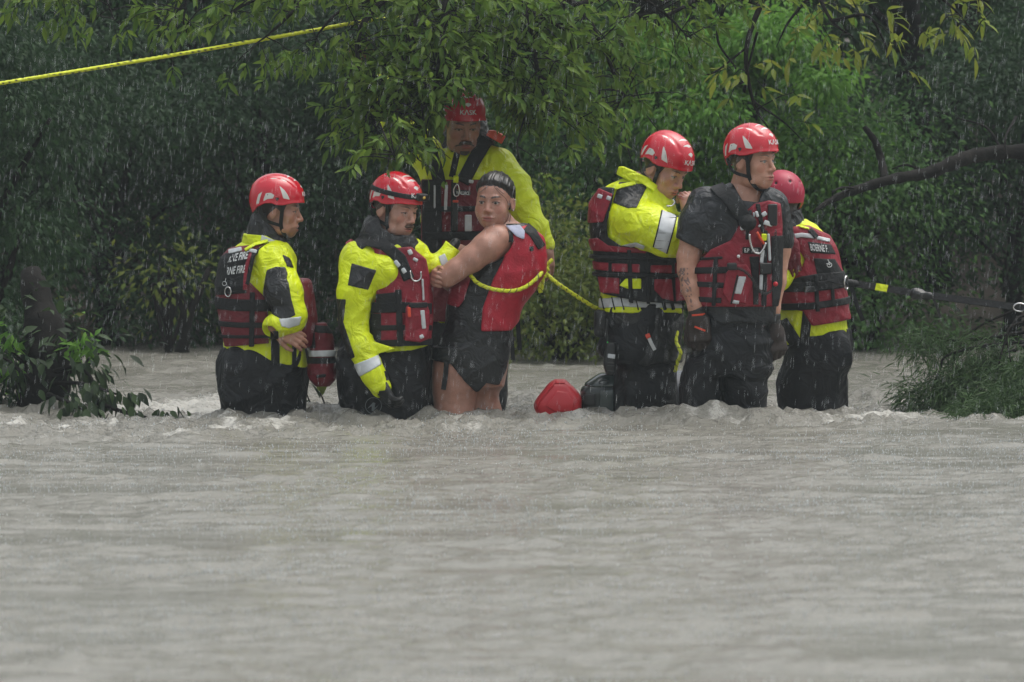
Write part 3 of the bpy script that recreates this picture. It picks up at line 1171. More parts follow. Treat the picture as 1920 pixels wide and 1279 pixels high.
def rescuer_moustache():
    s = Person('rescuer with brown moustache and headlamp on red helmet, holding the woman by the arm', -.06, 715, .55)
    skin_m = skin('skin_moustache_man', (.47, .255, .19), (.05, .028, .016))
    tor = s.loft([(446, 684, 782, 40), (456, 670, 794, 50), (480, 666, 802, 56), (540, 680, 803, 58), (600, 690, 805, 58), (656, 686, 806, 56)])
    hd = Head(s.p(742, 392, -.03), 50, 12, -2, 1.02, squint=.45, wide=1.06)
    arm = s.chain([(680, 492, -.07, 42), (668, 545, -.12, 33), (664, 606, -.13, 25), (680, 650, -.16, 24), (702, 698, -.2, 20), (716, 722, -.21, 19)])
    chest = ell(s.p(714, 508, -.11), np.array([44, 38, 38]) * s.s)
    larm = s.chain([(788, 490, -.02, 22), (812, 506, .0, 19), (832, 490, .02, 17), (850, 462, .05, 17)])
    hnd = hand(s.p(712, 712, -.21), (.55, -.2, -1), (-.8, -.6, -.2), 1, .6)
    lh = hand(s.p(850, 472, .10), (.8, .55, -.3), (-.2, -.9, .4), 1, .4)
    legs = s.legs([(685, 690, 0), (755, 690, .04)], 50)
    s.body(tor.off(-.03), hd, cap(hd.w(0, -.02, -.05), s.p(722, 448), .062, .066), [arm.off(-.03), larm.off(-.022)], [l.off(-.02) for l in legs], skin_m, [lh], attrs=hd.skin_attrs('short', 0, .8))
    hd.eyes(s.root)
    solid('glove', hnd.off(.003), .0045, M_BLK, s.root)
    ms = chain([hd.w(-.030, .080, -.066), hd.w(-.016, .097, -.0565), hd.w(0, .103, -.0545), hd.w(.016, .097, -.0565), hd.w(.030, .080, -.066)], [.004, .0078, .0074, .0078, .004], .004)
    s.add('moustache', ms.add(folds(5, 300, .0016), .002), .0024, mat('brown_moustache_hair', (.085, .048, .030), .7, var=.4, scale=300))
    jk = tor.u(arm, .03).u(chest, .03).u(larm, .02).add(folds(11, 16, .0065), .008)
    flap = s.prism([(690, 632), (743, 649), (722, 656), (690, 662)], -.2, -.12)
    jk = (jk | flap) & s.prism([(560, 400), (900, 400), (900, 560), (810, 645), (745, 660), (742, 760), (620, 760), (620, 400)])
    jk = jk - cap(s.p(719, 726, -.22), s.p(732, 745, -.24), .030, .034)
    jk = jk - s.prism([(834, 450), (866, 474), (900, 440), (850, 410)], -.05, .3)
    j = s.add('jacket', jk, .0070, M_YEL)
    s.add('cuff_seal', cap(s.p(846, 468, .045), s.p(854, 457, .055), .026, .022), .004, M_BLK, j)
    s.panel('sleeve_patch', jk, [(661, 490), (708, 503), (692, 540), (654, 531)], .003, M_BLK, j, -.02)
    s.panel('sleeve_panel', jk, [(630, 557), (651, 557), (646, 600), (668, 664), (655, 672), (636, 610)], .003, M_BLK, j, .1)
    s.panel('reflective_tape', jk, [(664, 679), (711, 660), (718, 677), (676, 701)], .004, M_SIL, j, .1)
    s.panel('reflective_tape', jk, [(822, 480), (834, 474), (842, 494), (828, 498)], .004, M_SIL, j, .2)
    s.panel('cuff_patch', jk, [(722, 690), (738, 688), (742, 705), (726, 708)], .003, M_BLK, j, .1)
    tr = s.loft([(636, 650, 804, 50), (690, 636, 796, 52), (740, 640, 790, 52), (785, 652, 786, 50), (840, 656, 784, 46)])
    for l in legs:
        tr = tr.u(l, .04)
    trs = tr.add(folds(12, 15, .011, 1, .6), .012)
    t = s.add('trousers', trs, .0095, M_TROU)
    ring = [(701 + 15 * math.cos(a), 757 + 15 * math.sin(a)) for a in np.linspace(0, 6.15, 30)]
    M_EMB = mat('grey_emblem_print', (.16, .18, .19), .5)
    tube('emblem', s.project(trs, *np.array(ring).T, .001), .0016, M_EMB, t, 5, True)
    s.panel('emblem', trs, [(688, 764), (700, 751), (705, 752), (703, 762), (714, 752), (701, 768), (697, 767), (698, 758)], .002, M_EMB, t, -.02, .003)
    gk = s.loft([(398, 690, 748, 38, .02), (425, 680, 770, 46, -.01), (445, 672, 784, 52, -.01), (470, 664, 796, 60, -.0)]) & s.prism([(690, 405), (710, 405), (714, 424), (736, 440), (775, 440), (800, 476), (655, 476), (676, 425)])
    s.add('neck_gaiter', gk.add(folds(13, 40, .005), .005), .005, M_BLK)
    cb = tor.off(.016)
    c = s.add('collar', cb & s.band([(672, 424), (690, 432), (718, 445), (750, 464), (764, 474)], 5.5, dy1=.1), .004, M_YEL, j)
    vb = tor.off(.030).add(folds(14, 15, .005), .006)
    v = vb & s.prism([(640, 470), (688, 436), (742, 462), (772, 460), (800, 484), (812, 550), (812, 600), (808, 642), (690, 648), (690, 550), (660, 550), (640, 500)])
    v = v - arm.off(.012)
    ve = s.add('life_vest', v, .0074, M_RED)
    s.strap('shoulder_strap', vb, [(668, 462), (686, 446), (722, 456), (752, 482), (768, 520)], 11, .008, M_WEB, ve, .0)
    s.strap('strap', v, [(690, 574), (750, 572), (810, 576)], 10, .006, M_WEB, ve)
    s.strap('strap', v, [(690, 612), (750, 610), (810, 612)], 5, .006, M_WEB, ve)
    s.strap('strap', v, [(690, 640), (810, 638)], 6, .007, M_WEB, ve)
    s.strap('strap', v, [(748, 540), (752, 645)], 6, .008, M_WEB, ve)
    pk = s.panel('pocket', v, [(762, 572), (774, 562), (800, 564), (806, 580), (804, 632), (788, 638), (760, 634)], .028, M_RED, ve, .0, .005)
    s.strap('pocket_flap', v.off(.028), [(768, 568), (802, 568)], 5, .006, M_WEB, ve)
    s.strap('reflective_tape', v.off(.028), [(793, 578), (796, 612)], 4, .004, M_SIL, ve)
    s.strap('reflective_tape', v.off(.028), [(790, 624), (793, 630)], 4, .004, M_SIL, ve)
    s.strap('pull_cord', v.off(.028), [(768, 572), (769, 590)], 3, .008, M_ORA, ve)
    s.strap('reflective_tape', vb.off(.008), [(742, 486), (750, 496)], 4, .004, M_SIL, ve)
    s.strap('reflective_tape', vb.off(.008), [(756, 500), (761, 508)], 4, .004, M_SIL, ve)
    s.strap('reflective_tape', vb, [(768, 466), (772, 474)], 4, .008, M_SIL, ve, .1)
    s.strap('reflective_tape', vb, [(776, 482), (784, 486)], 3, .008, M_SIL, ve, .1)
    s.strap('reflective_tape', vb, [(793, 520), (795, 560)], 2, .006, M_SIL, ve, .1)
    s.panel('mesh_panel', v, [(706, 548), (744, 544), (744, 566), (706, 568)], .005, M_WEB, ve)
    s.panel('mesh_panel', v, [(690, 584), (716, 584), (716, 640), (690, 640)], .004, M_WEB, ve)
    carabiner(s, vb, [(770, 504), (774, 520), (782, 524), (790, 518), (790, 506)], M_STEEL, ve)
    s.strap('shoulder_patch', vb, [(650, 458), (660, 450)], 8, .012, M_RED, ve, .1)
    hm = make_helmet(s, hd, lamp=True)
    p = hd.c + hd.R @ (helmet_point(np.array(math.radians(8)), np.array(.080), .024) * hd.k)
    solid('lamp_lens', ell(p, (.012, .006, .008), hd.R), .0025, mat('amber_lamp_lens', (.55, .36, .05), .2, coat=.5), hm)
    return s


def rescuer_behind():
    s = Person('bearded rescuer standing behind the woman under the leaves, one arm raised', .75, 865, .42)
    skin_m = skin('skin_bearded_man', (.36, .185, .13), (.05, .04, .035))
    tor = s.loft([(272, 815, 922, 36), (288, 795, 945, 48), (320, 788, 955, 58), (380, 792, 948, 60), (460, 795, 942, 60), (620, 798, 938, 58)])
    hd = Head(s.p(866, 234, -.10), 14, 14, 0, 1.05, squint=.55)
    la = s.chain([(932, 312, -.05, 36), (962, 348, -.1, 31), (981, 382, -.15, 27), (1006, 428, -.22, 20), (1022, 456, -.24, 18)])
    ra = s.chain([(812, 300, -.02, 34), (775, 262, .0, 29), (742, 228, .0, 26), (716, 170, .0, 23), (694, 138, .0, 18)])
    hn = hand(s.p(1021, 460, -.25), (.1, -.15, -1), (.5, -1, .1), 1, .35)
    rh = hand(s.p(690, 134, 0), (-.45, 0, 1), (.3, -1, 0), 1, .7)
    legs = s.legs([(825, 640, 0), (905, 640, 0)], 52)
    s.body(tor.off(-.03), hd, cap(hd.w(0, -.02, -.05), s.p(868, 285), .06, .064), [la.off(-.03), ra.off(-.03)], [l.off(-.02) for l in legs], skin_m, [hn], attrs=hd.skin_attrs('short', 1), fine=.0036)
    hd.eyes(s.root)
    solid('glove', rh.off(.004), .0055, M_RED, s.root)
    ms = chain([hd.w(-.036, .074, -.076), hd.w(-.018, .096, -.058), hd.w(0, .103, -.0545), hd.w(.018, .096, -.058), hd.w(.036, .074, -.076)], [.005, .0075, .007, .0075, .005], .005)
    ms = ms.u(ell(hd.w(0, .083, -.098), (.022, .010, .018), hd.R), .008)
    s.add('beard', ms.add(folds(21, 300, .002), .003), .0026, mat('grey_brown_beard', (.055, .045, .038), .7, var=.5, scale=300))
    jk = tor.u(la, .03).u(ra, .03).add(folds(22, 16, .007), .009)
    j = s.add('jacket', jk - cap(s.p(1022, 462, -.24), s.p(1024, 480, -.25), .03, .03), .0070, M_YEL)
    s.panel('reflective_tape', jk, [(998, 432), (1018, 424), (1024, 436), (1004, 446)], .004, M_SIL, j, .2)
    s.panel('cuff_patch', jk, [(1012, 446), (1024, 442), (1028, 452), (1018, 457)], .004, M_BLK, j, .2)
    s.panel('elbow_patch', jk, [(972, 340), (985, 345), (994, 366), (975, 372)], .003, M_BLK, j, .2)
    s.panel('reflective_tape', jk, [(684, 158), (706, 138), (716, 150), (696, 172)], .004, M_SIL, j, .2)
    tr = s.loft([(600, 796, 940, 58), (720, 800, 936, 56), (800, 805, 930, 52)])
    for l in legs:
        tr = tr.u(l, .04)
    s.add('trousers', tr, .012, M_TROU)
    gk = s.loft([(222, 838, 908, 30, .02), (250, 826, 918, 36, .01), (284, 806, 932, 46, .0)]) & s.prism([(830, 230), (842, 222), (845, 262), (866, 282), (890, 270), (897, 218), (915, 222), (930, 290), (810, 296)])
    gk = gk | (s.loft([(215, 840, 908, 28, .03), (290, 812, 928, 40, .03)]) & s.prism([(800, 215), (930, 215), (930, 290), (800, 290)], .0, .3))
    s.add('hood', gk.add(folds(23, 35, .004), .005), .005, M_BLK)
    s.strap('zip', jk, [(858, 284), (848, 330)], 6, .004, M_WEB, j)
    cl = s.strap('collar', tor, [(818, 288), (845, 282)], 7, .018, M_YEL, j, .0)
    s.strap('collar', tor, [(868, 286), (892, 276), (912, 264)], 6, .018, M_YEL, j, .0)
    vb = tor.off(.032).add(folds(24, 15, .005), .006)
    v = vb & s.prism([(790, 335), (930, 335), (945, 600), (790, 600)])
    v = v - la.off(.015)
    ve = s.add('life_vest', v, .0074, M_MAR)
    s.strap('shoulder_strap', vb, [(914, 258), (890, 298), (868, 340)], 13, .008, M_WEB, ve, .02)
    s.strap('shoulder_strap', vb, [(806, 278), (818, 310), (826, 345)], 12, .008, M_WEB, ve, .02)
    s.strap('shoulder_pad', vb, [(916, 246), (944, 262)], 8, .030, M_ORA, ve, .1)
    s.panel('front_panel', v, [(792, 336), (828, 336), (830, 470), (792, 470)], .006, M_WEB, ve)
    s.strap('strap', v, [(795, 390), (945, 388)], 5, .008, M_WEB, ve)
    s.strap('strap', v, [(795, 440), (945, 438)], 8, .008, M_WEB, ve)
    s.strap('zip', v, [(852, 336), (850, 470)], 5, .007, M_WEB, ve)
    s.strap('reflective_tape', v, [(838, 345), (836, 392)], 3, .009, M_SIL, ve)
    s.panel('reflective_tape', v, [(872, 400), (885, 400), (885, 431), (872, 431)], .012, M_SIL, ve)
    s.strap('reflective_tape', vb, [(816, 345), (816, 388)], 2, .010, M_SIL, ve)
    s.panel('reflective_tape', vb, [(880, 334), (889, 336), (888, 342), (879, 341)], .011, M_SIL, ve, .1)
    s.panel('name_tag', v, [(855, 353), (883, 355), (883, 364), (855, 362)], .006, M_WEB, ve)
    s.text('WALLACE', v, (856, 362), (881, 363.5), 6.5, M_WHT, ve, .008)
    carabiner(s, v, [(858, 342), (852, 352), (853, 364), (860, 364), (862, 354), (859, 342)], M_STEEL, ve, .014, .0035)
    s.strap('whistle', v, [(856, 328), (855, 340)], 5, .022, M_YEL, ve, .1)
    s.strap('knife_handle', v, [(855, 376), (854, 430)], 5, .018, M_PLA, ve)
    s.strap('knife_band', v, [(850, 375), (860, 375)], 2.2, .021, M_ORA, ve)
    make_helmet(s, hd, straps=False)
    return s


def woman():
    s = Person('dark-haired woman in red life vest and black shorts looking back over her shoulder', .02, 885, .55)
    skin_m = skin('skin_woman', (.40, .205, .15), (.012, .010, .010), (.02, .014, .012))
    tor = s.loft([(418, 932, 984, 26), (432, 918, 998, 38), (460, 902, 1010, 46), (500, 884, 1011, 50), (540, 850, 993, 52), (575, 842, 968, 52), (612, 836, 958, 52), (650, 824, 957, 55), (690, 815, 955, 57), (730, 818, 950, 54)])
    hd = Head(s.p(927, 379, -.035), -17, 1, -2, 1.02, True, squint=1.0, wide=1.0, gaze=(-.05, 0))
    ra = s.chain([(930, 448, -.10, 29), (912, 463, -.135, 27), (885, 484, -.15, 24), (855, 505, -.165, 20.5), (839, 517, -.165, 18.5), (852, 512, .02, 14), (868, 508, .12, 12)], .02)
    lh = hand(s.p(815, 514, -.085), (-.05, -1, -.12), (-1, .0, .25), -1, [.60, .62, .64, .66], .92, 1.0)
    lf = chain([s.p(815, 514, -.085), s.p(820, 518, .02), s.p(860, 548, .20), s.p(940, 470, .18)], [.026, .028, .036, .042], .02)
    t1 = s.loft([(655, 815, 900, 44, -.03), (700, 811, 895, 43, -.03), (740, 811, 893, 40, -.03), (785, 820, 886, 35, -.03), (860, 826, 880, 30, -.03)], 2.1)
    t2 = s.loft([(655, 868, 955, 44, .08), (700, 876, 948, 42, .08), (740, 884, 936, 38, .08), (785, 888, 928, 34, .08), (860, 890, 924, 28, .08)], 2.1)
    legs = s.legs([(852, 780, -.03), (908, 780, .08)], 34)
    nk = cap(hd.w(.004, -.02, -.05), s.p(958, 440, .0), .047, .056).u(cap(s.p(958, 440, .0), s.p(925, 446, -.08), .04, .045), .04)
    at = hd.skin_attrs('none', 0, 1.25)

    def scalp(P):
        q = hd.loc(P)
        line = np.interp(q[:, 1], [-.12, -.05, -.022, .0, .03, .05, .070, .1], [-.085, -.06, .016, .022, .038, .058, .072, .076])
        return np.where(q[:, 2] < -.12, -1, q[:, 2] - line + .0025 * np.sin(q[:, 0] * 260) * np.sin(q[:, 0] * 95 + 1) + .002 * np.sin(q[:, 1] * 700 + q[:, 0] * 300))
    at['hair'] = scalp
    s.body(tor.off(-.012), hd, nk, [ra, lf], [t1, t2] + legs, skin_m, [lh], .0085, attrs=at)
    hd.eyes(s.root, (.05, .03, .02))

    def hf(P):
        q = hd.loc(P)
        cr = ell((0, -.014, .036), (.077, .099, .089))(q) - .009
        line = np.interp(q[:, 1], [-.12, -.05, -.022, .0, .03, .05, .070, .1], [-.085, -.06, .022, .030, .046, .064, .077, .081]) + .0025 * np.sin(q[:, 0] * 90 + 1)
        cr = cr + .009 - .0095 * np.clip((q[:, 2] - line) / .022, 0, 1)
        fl = q[:, 0] / (.25 + np.abs(q[:, 1] + .10)) * .2
        strand = .0022 * np.sin(fl * 620 + 20 * q[:, 2]) * np.sin(fl * 230 + 40 * q[:, 1]) + .0012 * np.sin(fl * 1100 - 30 * q[:, 2])
        return np.maximum(cr + strand, line - q[:, 2])
    e = np.array([.12, .13, .14])
    hs = S(hf, hd.c - e, hd.c + e)
    hs = hs.u(ell(hd.w(.0, -.125, -.01), (.04, .036, .042)), .02)
    s.add('hair', hs, .0035, mat('wet_dark_hair', (.010, .008, .008), .33, .5, var=.4, scale=120))
    M_STR = mat('wet_dark_hair', (.010, .008, .008))
    for pts in (((.02, .078, .072), (.045, .074, .045), (.066, .052, .022), (.076, .030, -.010)), ((-.01, .080, .070), (-.032, .081, .052), (-.05, .072, .040)), ((.074, .018, .01), (.078, .020, -.03), (.070, .026, -.07), (.058, .040, -.095)), ((.03, .076, .068), (.052, .068, .048), (.062, .056, .040)), ((.076, .012, .0), (.080, .010, -.04), (.074, .006, -.085))):
        tube('hair_strand', spline([hd.w(*v) for v in pts], 12), .0011, M_STR, s.root, 5)
    for q in ((.086, -.006, -.034), (.088, -.018, .012)):
        V, F = uv_sphere(.0035, 8, 6)
        put('earring', V + hd.w(*q), F, M_STEEL, s.root)
    blk = tor.off(.008).add(folds(31, 16, .006), .008)
    top = (blk & s.prism([(905, 470), (930, 425), (950, 418), (990, 418), (1030, 440), (1030, 520), (970, 640), (800, 640), (800, 560), (880, 515)])) - ra.off(.01)
    s.add('tank_top', top, .0066, M_BLK)
    sh = (blk | t1.off(.012).add(folds(32, 18, .006), .006) | t2.off(.012).add(folds(33, 18, .006), .006)) & s.prism([(830, 612), (962, 596), (958, 650), (950, 690), (936, 720), (912, 715), (895, 734), (872, 712), (846, 679), (800, 671), (800, 630)])
    s.add('shorts', sh, .0066, M_BLK)
    vb = tor.off(.026).add(folds(34, 14, .004), .005)
    v = (vb & s.prism([(938, 432), (960, 428), (990, 420), (1030, 450), (1030, 500), (975, 600), (958, 618), (902, 618), (905, 575), (925, 520), (945, 482)])) - ra.off(.012)
    ve = s.add('life_vest', v, .0074, mat('bright_red_vest_nylon', (.40, .010, .028), .5, .4, var=.18, scale=22, bump=.4, bscale=110))
    s.panel('side_panel', vb, [(938, 500), (933, 520), (922, 563), (924, 620), (890, 620), (895, 560), (925, 505)], .005, M_WEB, ve, .2)
    s.strap('shoulder_strap', vb, [(926, 436), (950, 440), (952, 452)], 11, .006, M_WEB, ve, .1)
    s.strap('shoulder_strap', vb, [(986, 424), (1000, 436), (1016, 462)], 8, .006, M_WEB, ve, .2)
    s.strap('patch', vb, [(996, 460), (997, 468)], 4, .005, M_WEB, ve, .1)
    fr = (tor.off(.03) & s.prism([(842, 532), (886, 510), (870, 560), (860, 574), (838, 568)])) - ra.off(.008)
    s.add('front_panel', fr, .006, M_RED, ve)
    s.panel('shirt_collar', vb, [(947, 421), (975, 420), (984, 431), (983, 447), (968, 441)], .012, M_LIL, ve, .1)
    for pts, dy, w in (([(968, 568), (971, 610), (975, 658)], .06, .010), ([(957, 600), (960, 640), (962, 676)], .0, .009), ([(838, 674), (836, 700), (832, 728)], -.14, .011)):
        q = [s.p(a, b, dy) for a, b in pts]
        ribbon('loose_strap', spline(q, 10), [(0, -1, 0)] * 10, w, .0025, M_WEB, ve)
    return s, tor


def rescuer_hand_to_face():
    s = Person('rescuer in yellow jacket bowing his head with one hand raised to his chin', .10, 1205, .55)
    skin_m = skin('skin_rosy_man', (.50, .26, .20), (.020, .014, .011), (.10, .06, .04))
    tor = s.loft([(334, 1168, 1226, 36), (350, 1140, 1242, 46), (380, 1124, 1262, 54), (420, 1119, 1270, 58), (470, 1124, 1272, 58), (520, 1130, 1274, 58), (584, 1122, 1278, 58)])
    hd = Head(s.p(1246, 316, -.03), 52, 27, -2, 1.04, squint=.85, wide=1.05)
    arm = s.chain([(1182, 408, -.10, 42), (1215, 424, -.17, 40), (1250, 442, -.21, 36), (1285, 446, -.20, 32), (1296, 430, -.13, 24), (1294, 404, -.06, 18)])
    hnd = hand(s.p(1294, 404, -.06), (-.22, .1, 1), (.5, -.9, 0), 1, [.9, 1.0, 1.0, 1.0], .95, 1.0)
    legs = s.legs([(1190, 700, 0), (1230, 700, .02)], 38)
    s.body(tor.off(-.03), hd, cap(hd.w(0, -.02, -.05), s.p(1196, 352), .060, .066), [arm.off(-.03)], [l.off(-.02) for l in legs], skin_m, [hnd], attrs=hd.skin_attrs('short', 0, .8))
    hd.eyes(s.root, (.12, .12, .10))
    jk = tor.u(arm, .03).add(folds(41, 15, .006), .008) & s.prism([(1060, 330), (1240, 330), (1320, 390), (1320, 500), (1284, 588), (1108, 582)])
    j = s.add('jacket', jk, .0070, M_YEL)
    s.panel('shoulder_panel', jk, [(1148, 378), (1160, 340), (1200, 338), (1212, 350), (1192, 386), (1176, 388)], .003, M_BLK, j, .0)
    s.strap('piping', jk, [(1137, 358), (1160, 348), (1190, 341)], 4, .010, M_YEL, j, .05)
    tp = s.panel('reflective_tape', jk, [(1239, 390), (1266, 401), (1247, 471), (1222, 459)], .004, M_SIL, j, .0)
    for t in np.linspace(.12, .95, 5):
        a, b = np.array((1239, 390)) * (1 - t) + np.array((1222, 459)) * t, np.array((1266, 401)) * (1 - t) + np.array((1247, 471)) * t
        s.strap('tape_stitch', jk, [tuple(a + (0, 5)), tuple(b - (0, 5))], .6, .0055, M_WEB, j, .0, .003)
    s.strap('tape_edge', jk, [(1239, 390), (1222, 459)], 1.2, .006, M_WEB, j, .0, .003)
    s.strap('tape_edge', jk, [(1266, 401), (1247, 471)], 1.2, .006, M_WEB, j, .0, .003)
    s.strap('reflective_tape', jk, [(1118, 568), (1160, 563), (1285, 567)], 9, .004, M_SIL, j, .0)
    for x in (1126, 1146, 1163, 1190, 1214, 1240, 1256):
        s.strap('tape_stitch', jk, [(x, 554), (x + 6, 578)], 1.3 if x % 4 else 3.5, .007, M_WEB, j, .0, .004)
    s.add('wrist_gaiter', cap(s.p(1295, 412, -.08), s.p(1293, 397, -.06), .044, .038), .005, M_BLK)
    tr = s.loft([(572, 1128, 1276, 56), (620, 1130, 1274, 56), (676, 1140, 1270, 54), (682, 1152, 1266, 52), (740, 1152, 1266, 52), (780, 1152, 1266, 50), (850, 1155, 1264, 48)])
    for l in legs:
        tr = tr.u(l, .04)
    s.add('trousers', tr.add(folds(42, 15, .010, 1, .6), .012), .0095, M_TROU)
    s.add('shorts', s.loft([(578, 1126, 1278, 57), (620, 1130, 1278, 58), (650, 1136, 1276, 58), (680, 1142, 1276, 57)]).add(folds(43, 13, .008), .01), .0085, M_BLK)
    s.add('pouch', rbox(s.p(1126, 606, -.03), (.028, .06, .058), None, .015).add(folds(44, 30, .004), .005), .006, M_BLK)
    cl = (tor.off(.02) & s.band([(1158, 318), (1178, 324), (1206, 336), (1228, 352)], 7, dy1=.1)) | ((s.loft([(312, 1160, 1222, 40), (352, 1148, 1234, 46)]) - s.loft([(300, 1170, 1212, 32), (360, 1160, 1222, 36)])) & s.prism([(1155, 312), (1170, 312), (1230, 338), (1232, 358), (1200, 348), (1155, 326)]))
    s.add('collar', cl, .0042, M_YEL, j)
    gk = s.loft([(318, 1172, 1206, 28, .02), (356, 1152, 1232, 40, .0)]) & s.prism([(1165, 318), (1190, 325), (1215, 345), (1240, 362), (1150, 362)])
    s.add('neck_gaiter', gk, .006, M_BLK)
    vb = tor.off(.024).add(folds(45, 14, .005), .006)
    v = (vb & s.prism([(1122, 350), (1152, 350), (1147, 376), (1137, 415), (1139, 442), (1162, 458), (1216, 460), (1290, 468), (1290, 568), (1200, 562), (1128, 548), (1100, 465), (1095, 420), (1105, 372)])) - arm.off(.006)
    ve = s.add('life_vest', v, .0074, M_WEB)
    reds = ([(1095, 392), (1123, 352), (1148, 362), (1130, 414), (1095, 418)], [(1100, 448), (1120, 444), (1140, 458), (1212, 464), (1212, 472), (1100, 468)],
            [(1100, 488), (1140, 490), (1140, 505), (1100, 504)], [(1146, 491), (1198, 492), (1198, 508), (1146, 506)], [(1120, 516), (1160, 518), (1160, 548), (1125, 546)],
            [(1218, 494), (1258, 494), (1258, 510), (1218, 508)], [(1225, 520), (1258, 520), (1262, 562), (1240, 556), (1225, 540)], [(1264, 490), (1290, 490), (1290, 560), (1266, 562)])
    for q in reds:
        s.panel('foam_panel', v, q, .007, M_RED, ve, .1)
    s.panel('yellow_panel', v, [(1160, 532), (1172, 519), (1201, 519), (1201, 538), (1175, 538)], .009, M_YEL, ve)
    s.strap('strap', v, [(1178, 466), (1182, 566)], 4, .013, M_WEB, ve)
    s.strap('strap', v, [(1212, 470), (1214, 566)], 3, .013, M_WEB, ve)
    s.strap('strap', v, [(1100, 512), (1290, 514)], 3.5, .014, M_WEB, ve, .1)
    s.strap('strap', v, [(1100, 480), (1290, 482)], 3.5, .014, M_WEB, ve, .1)
    s.strap('reflective_tape', vb, [(1120, 365), (1128, 368)], 4, .011, M_SIL, ve, .1)
    s.strap('reflective_tape', vb, [(1137, 368), (1144, 371)], 4, .011, M_SIL, ve, .1)
    s.text('FIRE', vb, (1113, 388), (1124, 386), 15, M_WHT, ve, .010, .2)
    s.strap('reflective_tape', jk, [(1165, 462), (1190, 455), (1205, 461)], 4, .010, M_SIL, ve, .0)
    carabiner(s, tor.off(.03), [(1248, 384), (1258, 384), (1263, 378), (1260, 372)], M_STEEL, ve)
    lp = ribbon('light_stick', np.array([s.p(1214, 628, -.16), s.p(1219, 640, -.165), s.p(1226, 653, -.16)]), [(0, -1, 0)] * 3, .008, .006, M_WHT, ve)
    ribbon('light_stick_cap', np.array([s.p(1212, 624, -.162), s.p(1215, 631, -.168)]), [(0, -1, 0)] * 2, .010, .007, M_ORA, ve)
    make_helmet(s, hd)
    return s


